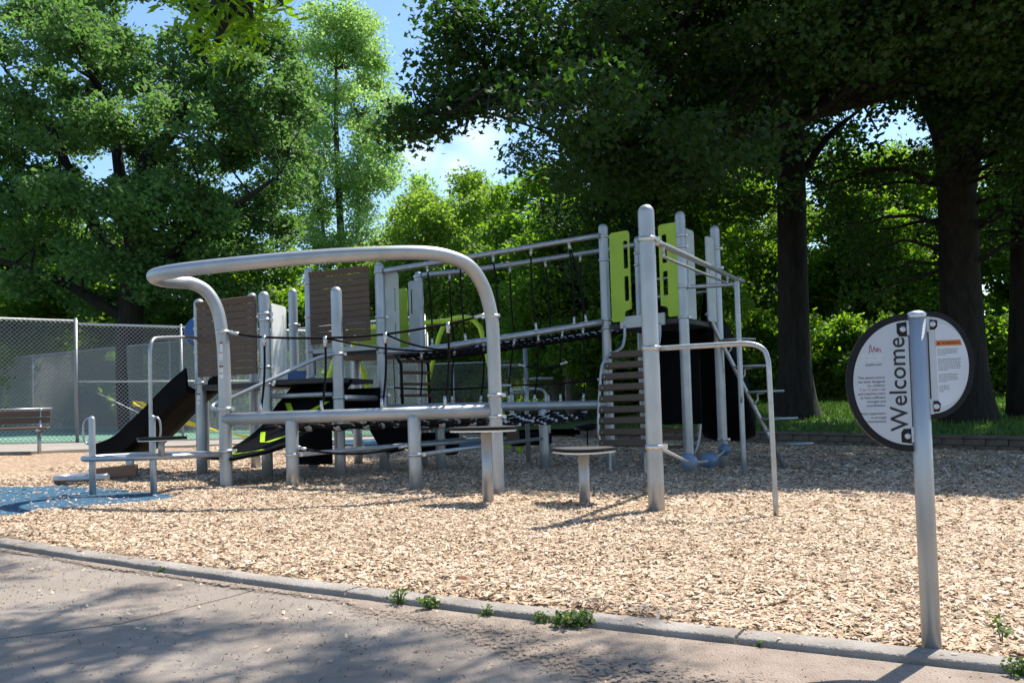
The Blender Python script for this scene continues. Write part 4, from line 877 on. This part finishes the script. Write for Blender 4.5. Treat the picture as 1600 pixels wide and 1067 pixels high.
# left oak
rg = np.random.default_rng(11)
ob = (-12.3, 28, gz(-12.3)-.05)
oak_tr = [([(-12.3, 28, -.1), (-12.45, 28, 2.5), (-12.35, 28, 4.7), (-12.1, 28, 6.7), (-11.8, 28, 9.0), (-11.4, 28, 9.7), (-10.4, 28, 10.8), (-9.7, 27.9, 11.7), (-8.4, 27.7, 12.6), (-7.6, 27.5, 13.5)], [.50, .42, .40, .36, .30, .24, .2, .15, .1, .05]),
          ([(-12.2, 28, 6.0), (-12.5, 27.8, 8.2), (-12.8, 27.7, 10.6), (-13.6, 27.5, 12.6), (-14, 27.5, 14)], [.26, .2, .15, .1, .04]),
          ([(-12.3, 28, 5.2), (-13.6, 27.6, 7.6), (-14.6, 27.2, 10.4), (-15.8, 27, 12)], [.24, .18, .12, .04]),
          ([(-9.8, 27.9, 11.6), (-9.8, 27.9, 13), (-10.2, 27.8, 14.6)], [.13, .1, .04]), ([(-12.3, 28, 4.4), (-10.4, 27, 6.2), (-8.2, 26.4, 7.4), (-6.9, 26.2, 8.2)], [.2, .15, .09, .04]),
          ([(-12.4, 28, 4.0), (-14.5, 27, 5.4), (-17, 26.4, 6.2)], [.2, .13, .04])]
cl_ = []
for k in range(120):
    d = rg.normal(0, 1, 3); d /= np.linalg.norm(d); r = rg.uniform(.3, 1)**.55
    c = np.array([-11.9, 28, 9.3]) + d*r*np.array([5.9, 4.4, 5.6])
    if c[2] < 4.4: c[2] = 4.4 + rg.uniform(0, 1.5)
    s = rg.uniform(.55, 1.0); cl_.append((c, (s*1.2, s*1.1, s*.7), 900))
for c in ((-7.7, 27.6, 13.4), (-8.3, 27.6, 12.7), (-7.2, 27.4, 12.6), (-8.9, 27.8, 13.6), (-9.6, 27.8, 14.4), (-10.4, 27.8, 14.8), (-11.4, 27.6, 15.2), (-13.9, 27.5, 14.2), (-13.0, 27.5, 14.8), (-6.7, 27.2, 11.6), (-6.4, 27, 10.3), (-15.8, 27, 12.6), (-16.6, 27, 13), (-17.4, 27, 11), (-12.2, 27.4, 14.9), (-15, 27, 13.8)):
    s = rg.uniform(.5, .8); cl_.append((np.array(c), (s*1.2, s*1.1, s*.7), 700))
ob2 = Vector((-14.0, 32.0, .30)); grow = lambda p: ob2 + (Vector(p) - Vector(ob))*1.14      # it stands beyond the far court fence
oak_tr = [([grow(p) for p in pts], [r_*1.14 for r_ in rad]) for pts, rad in oak_tr]; cl_ = [(np.array(grow(c)), tuple(q*1.14 for q in r_), n) for c, r_, n in cl_]; ob = tuple(ob2)
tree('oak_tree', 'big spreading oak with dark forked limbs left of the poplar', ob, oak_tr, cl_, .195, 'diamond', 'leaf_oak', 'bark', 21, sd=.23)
# maple overhanging from the right
mbse = (10.05, 19.1, .1)
mtr = [([(10.05, 19.1, -.5), (10.05, 19.1, .3), (10.0, 19.05, 1.3), (9.85, 18.8, 3.2), (9.5, 18.1, 4.9), (8.9, 17.2, 6.2), (7.9, 16.5, 7.15), (6.9, 16, 7.0), (5.5, 15.5, 6.75), (4.1, 15, 6.5), (2.6, 14.3, 6.45), (1.2, 13.6, 6.35), (-.2, 13.0, 5.9), (-1.2, 12.6, 5.2)], [.74, .62, .47, .42, .38, .33, .27, .22, .19, .16, .135, .10, .07, .03]),
       ([(9.6, 18.3, 4.4), (9.8, 17.8, 7), (9.6, 17, 9.5), (9.2, 16.6, 12.5)], [.28, .25, .2, .1]),
       ([(8.2, 16.7, 6.9), (6.0, 15.6, 6.1), (4.6, 15, 5.5), (3.4, 14.4, 5.4)], [.16, .12, .08, .03]),
       ([(9.3, 17.8, 5.3), (8.4, 16.2, 8.2), (6.8, 15.4, 10), (4.6, 14.6, 11)], [.20, .16, .11, .05]),
       ([(11.6, 19.4, -.4), (11.6, 19.4, .4), (11.6, 19.3, 2.6), (11.5, 18.8, 5.5), (11.5, 17.8, 8.5), (11.6, 16.5, 11)], [.64, .50, .38, .32, .25, .1]),
       ([(2.6, 14.3, 6.45), (1.2, 13.9, 7.4), (.1, 13.5, 7.9)], [.09, .06, .02]), ([(4.1, 15, 6.5), (2.4, 14, 7.6), (.8, 13.2, 8.6)], [.11, .07, .03])]
rg = np.random.default_rng(12); cl_ = []
edge = [(-1.35, 12.5, 4.95), (-1.05, 12.6, 5.15), (-.75, 12.7, 5.45), (-.35, 12.8, 5.6), (.1, 12.9, 5.55), (.35, 12.8, 5.95), (-.9, 12.9, 6.1), (-.55, 12.9, 6.5), (-.2, 13.0, 6.3), (-.75, 13.2, 7.1), (.3, 13.1, 6.9), (.8, 13.2, 5.7), (.9, 13.1, 6.4),
        (1.35, 13.4, 4.85), (1.65, 13.4, 4.6), (1.5, 13.6, 5.1), (2.1, 13.6, 5.0), (2.3, 13.6, 4.5), (2.7, 13.9, 4.7), (3.2, 14.2, 4.6), (1.8, 13.6, 5.8)]
for c in edge: s = rg.uniform(.36, .50); cl_.append((np.array(c), (s*1.25, s, s*.62), 620))
while len(cl_) < 175:
    c = np.array([rg.uniform(.2, 17), rg.uniform(10.2, 22), rg.uniform(4.0, 12.5)])
    if c[1] < 8.5 + .45*c[2] or c[0] < -2.2 + .42*c[2]: continue
    e_ = (c[2]-.78)/c[1]; px = c[0]/c[1]
    if e_ < .27 + .10*max(0, min(1, (px-.2)*5)): continue
    if px < .03 and e_ < .40: continue
    if abs((c[0]-7.5)/9.5)**4 + abs((c[1]-16)/6.5)**4 + ((c[2]-6.5)/6.5)**2 > 1: continue
    s = rg.uniform(.6, 1.0); cl_.append((c, (s*1.35, s*1.25, s*.6), 1000))
for k in range(70):
    gx, gy, z_ = rg.uniform(-2.1, 7.5), rg.uniform(8.9, 13.5), rg.uniform(5.8, 10)
    if gx < -1.5 and gy > 12: continue
    q_ = gx+.42*z_, gy+.45*z_
    if q_[0]/q_[1] < .16 and (z_-.78)/q_[1] < .46 and rg.random() < .6: continue
    s = rg.uniform(.5, .8); cl_.append((np.array([gx+.42*z_, gy+.45*z_, z_]), (s*1.35, s*1.1, s*.5), 800))
for k in range(75):
    gx, gy, z_ = rg.uniform(-1.9, 9.5), rg.uniform(8.35, 9.8), rg.uniform(6.2, 9.2)
    if gx > 5: gy += .5
    s = rg.uniform(.36, .58); cl_.append((np.array([gx+.42*z_, gy+.45*z_, z_]), (s*1.5, s*1.0, s*.5), 430))
for k in range(16):
    s = rg.uniform(.6, .95); cl_.append((np.array([rg.uniform(10.2, 16.5), rg.uniform(18.5, 22.5), rg.uniform(4.2, 9)]), (s*1.3, s*1.2, s*.75), 800))
for k in range(22):
    s = rg.uniform(.45, .75); cl_.append((np.array([rg.uniform(7.2, 12.5), rg.uniform(14.6, 16.2), rg.uniform(5.2, 7.6)]), (s*1.3, s*1.1, s*.7), 620))
for c in ((9.6, 16.0, 4.9), (10.2, 16.2, 4.3), (11.0, 16.0, 4.8), (11.9, 16.2, 4.4), (12.2, 16.4, 5.2), (8.0, 16.0, 5.2), (11.6, 16.2, 3.4)): cl_.append((np.array(c), (.6, .55, .4), 330))
for c in ((7.3, 18.6, 4.6), (8.0, 18.9, 5.4), (6.9, 18.2, 5.4), (8.2, 19.0, 3.6), (7.6, 18.5, 3.9), (6.2, 18, 5.2), (10.8, 16.2, 4.4), (11.3, 16.4, 3.6), (7.9, 19.2, 3.0), (8.4, 19.4, 4.6)):
    s = rg.uniform(.5, .8); cl_.append((np.array(c), (s*1.2, s*1.1, s*.7), 330))
cl_ = [(c, r_, int(n*.6) if c[0]/c[1] < .17 and i_ >= len(edge) else n) for i_, (c, r_, n) in enumerate(cl_)]
hi_ = [(c, r_, int(n/2.6)) for c, r_, n in cl_ if (c[2]-.78)/c[1] > .53]; cl_ = [q for q in cl_ if (q[0][2]-.78)/q[0][1] <= .53]
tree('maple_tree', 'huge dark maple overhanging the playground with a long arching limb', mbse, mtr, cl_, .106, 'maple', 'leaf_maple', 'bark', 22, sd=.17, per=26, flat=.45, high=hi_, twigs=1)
# straight trunk tree on the lawn
t1 = (7.37, 22.5, .9)
rg = np.random.default_rng(13); cl_ = []
for k in range(60):
    d = rg.normal(0, 1, 3); d /= np.linalg.norm(d); c = np.array([7.3, 23, 12]) + d*rg.uniform(.5, 1)*np.array([6.5, 4.5, 5.0]); s = rg.uniform(.8, 1.3)
    if c[2] < 7.2: c[2] = 7.2 + rg.uniform(0, 1)
    cl_.append((c, (s*1.3, s*1.2, s*.7), 700))
for k in range(20):
    s = rg.uniform(.8, 1.3); cl_.append((np.array([rg.uniform(8, 18), rg.uniform(24, 33), rg.uniform(9.5, 14)]), (s*1.5, s*1.3, s*.6), 620))
for c in ((3.6, 23, 7.6), (4.4, 23, 6.6), (3.0, 23.5, 6.0), (5.2, 23.2, 7.6), (2.4, 24, 7.0), (9.5, 23, 6.9), (5.9, 22.6, 6.3), (1.8, 24, 6.2), (4.0, 24, 5.2), (2.8, 24.5, 4.7)): cl_.append((np.array(c), (1.1, 1.0, .75), 700))
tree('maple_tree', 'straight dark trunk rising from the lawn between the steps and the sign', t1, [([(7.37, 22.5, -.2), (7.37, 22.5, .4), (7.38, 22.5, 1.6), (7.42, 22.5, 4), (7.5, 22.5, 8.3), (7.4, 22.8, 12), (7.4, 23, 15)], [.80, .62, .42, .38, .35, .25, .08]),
      ([(7.5, 22.5, 7.0), (6.2, 22.6, 7.3), (4.4, 22.9, 7.2), (2.6, 23.6, 6.4)], [.16, .13, .09, .03]), ([(7.48, 22.5, 6.2), (8.4, 22.4, 7.6), (9.4, 22.3, 8.4)], [.12, .09, .03])], cl_, .18, 'diamond', 'leaf_maple', 'bark', 23, sd=.24, flat=.45)
# tall poplar
def poplar(seed, H, W, n, leaf, lmat, base, label, name='poplar_tree', group=None):
    rg = np.random.default_rng(seed); cl_ = []; bx, by, bz = base
    for k in range(n):
        t = rg.uniform(.10, 1)**.85; rad = W*min(1, .62+.9*t, ((1.06-t)*5.5)**.6); a = rg.uniform(0, 6.28); q = rad*rg.uniform(.1, 1)**.6
        s = rg.uniform(.30, .62)*W/2.6; cl_.append((np.array([bx+q*math.cos(a), by+q*math.sin(a), bz+H*t]), (s, s, s*1.3), 300))
    return tree(name, label, base, [([(bx, by, bz), (bx+.1, by, bz+H*.35), (bx-.05, by, bz+H*.7), (bx+.1, by, bz+H*.97)], [.30, .22, .13, .03]),
        ([(bx+.05, by, bz+H*.2), (bx+.8, by, bz+H*.4), (bx+1.1, by, bz+H*.75)], [.15, .11, .03]), ([(bx, by, bz+H*.25), (bx-.9, by, bz+H*.5), (bx-1.2, by, bz+H*.8)], [.13, .09, .03])], cl_, leaf, 'diamond', lmat, 'barkgrey', seed, group, sd=.30, flat=.25, twigs=1)
poplar(31, 21.4, 3.1, 240, .17, 'leaf_poplar', (-8.6, 44, .1), 'tall pale poplar rising against the sky beside the oak')
# rounded background trees, one prototype for each kind
def roundtree(name, label, base, rad, zc, n, leaf, shape, lmat, seed, per_n=520, group=None, stems=1):
    rg = np.random.default_rng(seed); bx, by, bz = base; cl_ = []
    for k in range(n):
        d = rg.normal(0, 1, 3); d /= np.linalg.norm(d); c = np.array([bx, by, bz+zc]) + d*(rg.uniform(.35, 1)**.6)*np.array(rad); s = rg.uniform(.5, .95)*rad[0]/3.2
        c[2] = max(c[2], bz+.5); cl_.append((c, (s*1.1, s*1.1, s*.8), per_n))
    tr = []
    for k in range(stems):
        ox = (k-(stems-1)/2)*.5; tr.append(([(bx+ox*.5, by, bz), (bx+ox, by, bz+zc*.5), (bx+ox*2.2, by, bz+zc), (bx+ox*2.6, by, bz+zc+rad[2]*.7)], [.16, .13, .09, .02]))
    return tree(name, label, base, tr, cl_, leaf, shape, lmat, 'barkgrey', seed, group, sd=.26, flat=.35, twigs=2)
BGG = 'trees growing behind the playground'
y1 = roundtree('leafy_tree', 'yellow-green many-stemmed tree behind the rope handrails', (-2.2, 36, 0), (3.0, 2.4, 5.0), 5.7, 70, .165, 'diamond', 'leaf_yellow', 41, 800, group=BGG, stems=3)
copy_tree(y1, (-6.0, 38, .1), 1.9, (1.05, 1, .74), 'yellow-green tree partly behind the slatted middle tower')
copy_tree(y1, (17, 37, .9), 1.0, (1.3, 1.2, 1.0), 'bright yellow-green tree glowing beyond the lawn near the sign')
copy_tree(y1, (11.0, 38, .9), 4.0, (1.3, 1.2, 1.0), 'bright yellow-green tree glowing right of the straight dark trunk')
g1 = roundtree('leafy_tree', 'rounded mid green tree standing beside the gap of sky', (1.6, 33, 0), (2.6, 2.4, 4.4), 5.6, 62, .175, 'diamond', 'leaf_mid', 42, 800, group=BGG)
copy_tree(g1, (4.6, 31, .2), 2.2, (1.15, 1.1, .95), 'mid green tree behind the green panels of the right tower')
copy_tree(g1, (-.3, 43, .1), 3.1, (1.0, 1, 1.0), 'mid green tree far behind the top rails of the rope bridge')
copy_tree(g1, (21, 33, .8), .6, (1.4, 1.2, 1.1), 'mid green tree beyond the lawn behind the right-hand trunks')
copy_tree(g1, (14.6, 34, .8), 5.0, (1.2, 1.2, 1.0), 'mid green tree beyond the lawn between the dark trunks')
copy_tree(g1, (8.2, 36, .8), 1.5, (1.2, 1.1, 1.15), 'mid green tree directly behind the straight dark trunk')
copy_tree(g1, (-20.5, 38.5, .3), 4.2, (1.5, 1.3, 1.05), 'mid green tree behind the tennis court at the photo edge')
copy_tree(g1, (-11.5, 38, .3), 2.6, (1.4, 1.3, .8), 'mid green tree behind the oak trunk and court fence')
copy_tree(g1, (-15.5, 42, .3), 1.1, (1.5, 1.3, .95), 'mid green tree filling in under the oak crown')
p2 = poplar(32, 13.2, 1.9, 60, .22, 'leaf_poplar', (-4.2, 47, 0), 'narrow blue-green tree left of the three tall ones below the clouds', 'poplar_tree', BGG)
copy_tree(p2, (-2.0, 47, 0), 1.3, (1, 1, .96), 'narrow blue-green tree in the middle of the three below the clouds')
copy_tree(p2, (-.2, 49, 0), 2.3, (1, 1, .92), 'narrow blue-green tree right of the three tall ones below the clouds')
copy_tree(p2, (-6.2, 46, 0), 3.3, (1.1, 1, .82), 'narrow blue-green tree tucked against the tall poplar')
# dark trees: right tower background
d1 = roundtree('dark_tree', 'dark leafy tree behind the right tower under the maple limb', (4.2, 26.5, 0), (2.7, 2.0, 3.7), 5.2, 60, .20, 'diamond', 'leaf_mid', 43, group=BGG)
copy_tree(d1, (1.9, 28.5, .1), 2.0, (.85, .9, .85), 'dark leafy tree right of the sky gap behind the rope bridge')
copy_tree(d1, (-23.5, 39.5, .3), 1.0, (1.3, 1.1, 1.15), 'dark leafy tree behind the bench at the photo edge')
# shrubs behind lawn and court
sh = None
def shrub(name, label, base, rad, n, lmat, seed, group):
    rg = np.random.default_rng(seed); bx, by, bz = base; cl_ = []
    for k in range(n):
        d = rg.normal(0, 1, 3); d /= np.linalg.norm(d); d[2] = abs(d[2]); c = np.array([bx, by, bz+.2]) + d*(rg.uniform(.3, 1)**.6)*np.array(rad); s = rg.uniform(.25, .5); cl_.append((c, (s, s, s*.8), 330))
    return tree(name, label, base, [([(bx, by, bz), (bx+.1, by, bz+rad[2]*.5), (bx, by, bz+rad[2]*.8)], [.06, .04, .01])], cl_, .15, 'oval', lmat, 'barkgrey', seed, group, sd=.16, flat=.35, twigs=1)
SG_ = 'shrubs along the back of the lawn'
s1 = shrub('wild_shrub', 'leafy shrub at the back of the lawn right behind the sign', (12.0, 28.5, .95), (1.9, 1.3, 2.9), 46, 'leaf_mid', 51, SG_)
for i, (x, y, sc, lb) in enumerate(((9.4, 29.5, (1.1, 1, 1.15), 'leafy shrub at the lawn edge just right of the straight trunk'), (6.2, 30, (1, 1, .9), 'leafy shrub at the lawn edge just left of the straight trunk'), (14.8, 27.5, (1, 1, .9), 'leafy shrub at the lawn edge between sign and thick trunk'),
      (17.5, 26.5, (1.1, 1, .8), 'leafy shrub at the lawn edge behind the thick trunks'), (4.2, 32, (1.1, 1, 1.0), 'leafy shrub behind the black slide of the right tower'), (20, 26, (1.1, 1, 1), 'leafy shrub at the lawn edge at the right photo border'))):
    copy_tree(s1, (x, y, .9 - (.3 if x < 7 else 0)), i*1.1, sc, lb)
CGP = 'shrubs behind the far court fence'
s2 = shrub('wild_shrub', 'dark shrub behind the distant fence under the rope bridge', (1.6, 35, -.1), (2.2, 1.2, 2.6), 44, 'leaf_mid', 52, CGP)
for i, (x, y, lb) in enumerate(((-2.2, 35.5, 'dark shrub behind the lime swing frame'), (-5.8, 35, 'dark shrub seen between the two slat panels'), (-9.2, 33, 'dark shrub behind the slide and far court fence'), (-14.5, 35.5, 'dark shrub behind the middle of the far court fence'), (-19.5, 37.5, 'dark shrub behind the bench and far court fence'), (4.8, 34, 'dark shrub behind the slatted ladder'))):
    copy_tree(s2, (x, y, .2 if x < -4 else 0), i*1.7+.4, (1.1, 1, 1.1), lb)
rg = np.random.default_rng(77); n = 40000
x = rg.uniform(-70, 75, n); y = 62 + rg.uniform(-6, 8, n) - .002*x*x; top_ = 7.5 + 2.2*np.sin(x*.35) + 1.3*np.sin(x*.9+1); z = rg.uniform(-.6, 1, n)**1*top_
z = np.abs(z)
o = bpy.data.objects.new('treeline', leaf_mesh('treeline', np.stack([x, y, z], -1), 1.0, 'diamond', 'leaf_mid', rg, .3)); COL.objects.link(o); tag(o, 'far green woods closing the view behind the trees', 'woods', kind='stuff')
# honey locust whose branches hang over the path from behind the camera
rg = np.random.default_rng(61); lb_ = (5.6, -2.2, gz(5.6)); cl_ = []
for k in range(150):
    v0 = -.25 - 3.0*rg.beta(1.3, 1.3); u0 = rg.uniform(-4.2, 1.2 + .3*v0); gx, gy = uv2xy(u0, v0)
    z_ = rg.uniform(4.7, 6.9); s = rg.uniform(.12, .34)
    cl_.append((np.array([gx+.42*z_, gy+.45*z_, z_]), (s*1.6, s*1.3, s*.5), 230))
for c, s, n in (((-1.23, 3.6, 2.46), .09, 130), ((-1.20, 3.6, 2.37), .06, 60), ((-1.10, 3.6, 2.48), .08, 110), ((-1.02, 3.62, 2.53), .08, 90), ((-1.30, 3.62, 2.52), .07, 80), ((-.93, 3.6, 2.52), .06, 50)): cl_.append((np.array(c), (s, s, s*.7), n))
tree('locust_tree', 'honey locust with feathery bright leaves hanging in at the top edge', lb_, [([(5.6, -2.2, -.3), (5.5, -1.9, 3), (5.0, -.8, 6), (4.0, 2, 7.4), (2.6, 4.2, 7.6), (1.0, 5.4, 7.4)], [.26, .22, .15, .09, .05, .02]), ([(4.0, 2, 7.4), (1.8, 3.2, 6.4), (.2, 3.7, 4.9), (-.6, 3.75, 3.5), (-1.0, 3.63, 2.75)], [.07, .05, .03, .014, .006])], cl_, .075, 'slim', 'leaf_locust', 'bark', 62, sd=.07, per=22, flat=.5, twigs=1)

# ---------------------------------------------------------------- weeds and litter by the kerb
def weed(label, u, v, rad, n, size, tall, seed, name='weed'):
    rg = np.random.default_rng(seed); x, y = uv2xy(u, v); z = gz(x) - (.02 if v < 0 else -.01); t = thing(name, label, 'weed', (x, y, z), 'weeds growing along the kerb')
    mb = MB(); P = []
    for k in range(n):
        a = rg.uniform(0, 6.28); q = rad*rg.uniform(.15, 1); h = tall*rg.uniform(.35, 1); e_ = Vector((x+q*math.cos(a), y+q*.6*math.sin(a), z+h)); mb.tube([(x+.2*q*math.cos(a), y, z-.01), ((x+e_.x)/2, (y+e_.y)/2, z+h*.7), e_], [.002, .0016, .001], 4, False)
        for j in range(5): P.append(np.array(e_ - Vector((x, y, z))) + rg.normal(0, size*.55, 3)*np.array([1, 1, .5]))
    mk('stem', mb, 'leaf_weed', t); o = bpy.data.objects.new('leaves', leaf_mesh('leaves', np.array(P), size, 'oval', 'leaf_weed', rg, .45)); link(o, t, Vector((x, y, z)))
def UVp(x, y): return xy2uv(x, y)
for i, (x, y, v, rad, n, sz, tl, lb) in enumerate(((-.483, 3.54, -.15, .05, 16, .016, .07, 'sparse weed at the kerb, leftmost of the row'), (-.347, 3.48, -.16, .045, 12, .026, .06, 'broad-leaved weed, second along the kerb'), (-.114, 3.37, -.15, .035, 12, .014, .05, 'tiny weed, third along the kerb'), (.093, 3.27, -.16, .03, 10, .018, .05, 'small weed beside the largest green clump'),
      (.221, 3.22, -.16, .075, 46, .022, .06, 'largest bright green weed clump at the kerb'), (1.49, 2.6, -.15, .05, 18, .018, .06, 'green weed at the corner of the photo by the kerb'), (.80, 2.93, -.135, .02, 6, .012, .03, 'faint weed in the kerb crack before the sign'), (-1.72, 4.3, -.14, .03, 8, .012, .03, 'small weed at the kerb near the path joint'))):
    u, _ = UVp(x, y); weed(lb, u, v, rad, n, sz, tl, 70+i)
u, v = UVp(1.60, 2.90); weed('yellow-green seedling standing in the chips right of the sign', u, max(.08, v), .02, 5, .030, .085, 90, 'seedling')
lm = MB(); c = Vector((-.251, 3.792, gz(-.25)+.035)); lm.add([c+Vector(q) for q in ((-.03, 0, .0), (-.01, -.018, .012), (.022, -.014, .004), (.035, .004, .014), (.012, .02, .02), (-.016, .016, .016), (0, 0, .022))], [[0, 1, 6], [1, 2, 6], [2, 3, 6], [3, 4, 6], [4, 5, 6], [5, 0, 6]])
tag(mk('dead_leaf', lm, 'deadleaf', None, c), 'curled reddish brown dead leaf lying on the chips by the kerb', 'leaf')
rg = np.random.default_rng(99); n = 8000; u = rg.uniform(-5.5, 4, n); v = -.14 - rg.beta(1, 1.6, n)*2.6 + np.array([kbend(a) for a in u]); x = K0.x+KU.x*u+KV.x*v; y = K0.y+KU.y*u+KV.y*v
P = np.stack([x, y, np.array([gz(a) for a in x])-.010], -1)
o = bpy.data.objects.new('litter', leaf_mesh('litter', P, .016, 'slim', 'chip', rg, .8, np.full(n, .08))); COL.objects.link(o); tag(o, 'fine bits of bark and leaf litter strewn over the path', 'litter', kind='stuff')
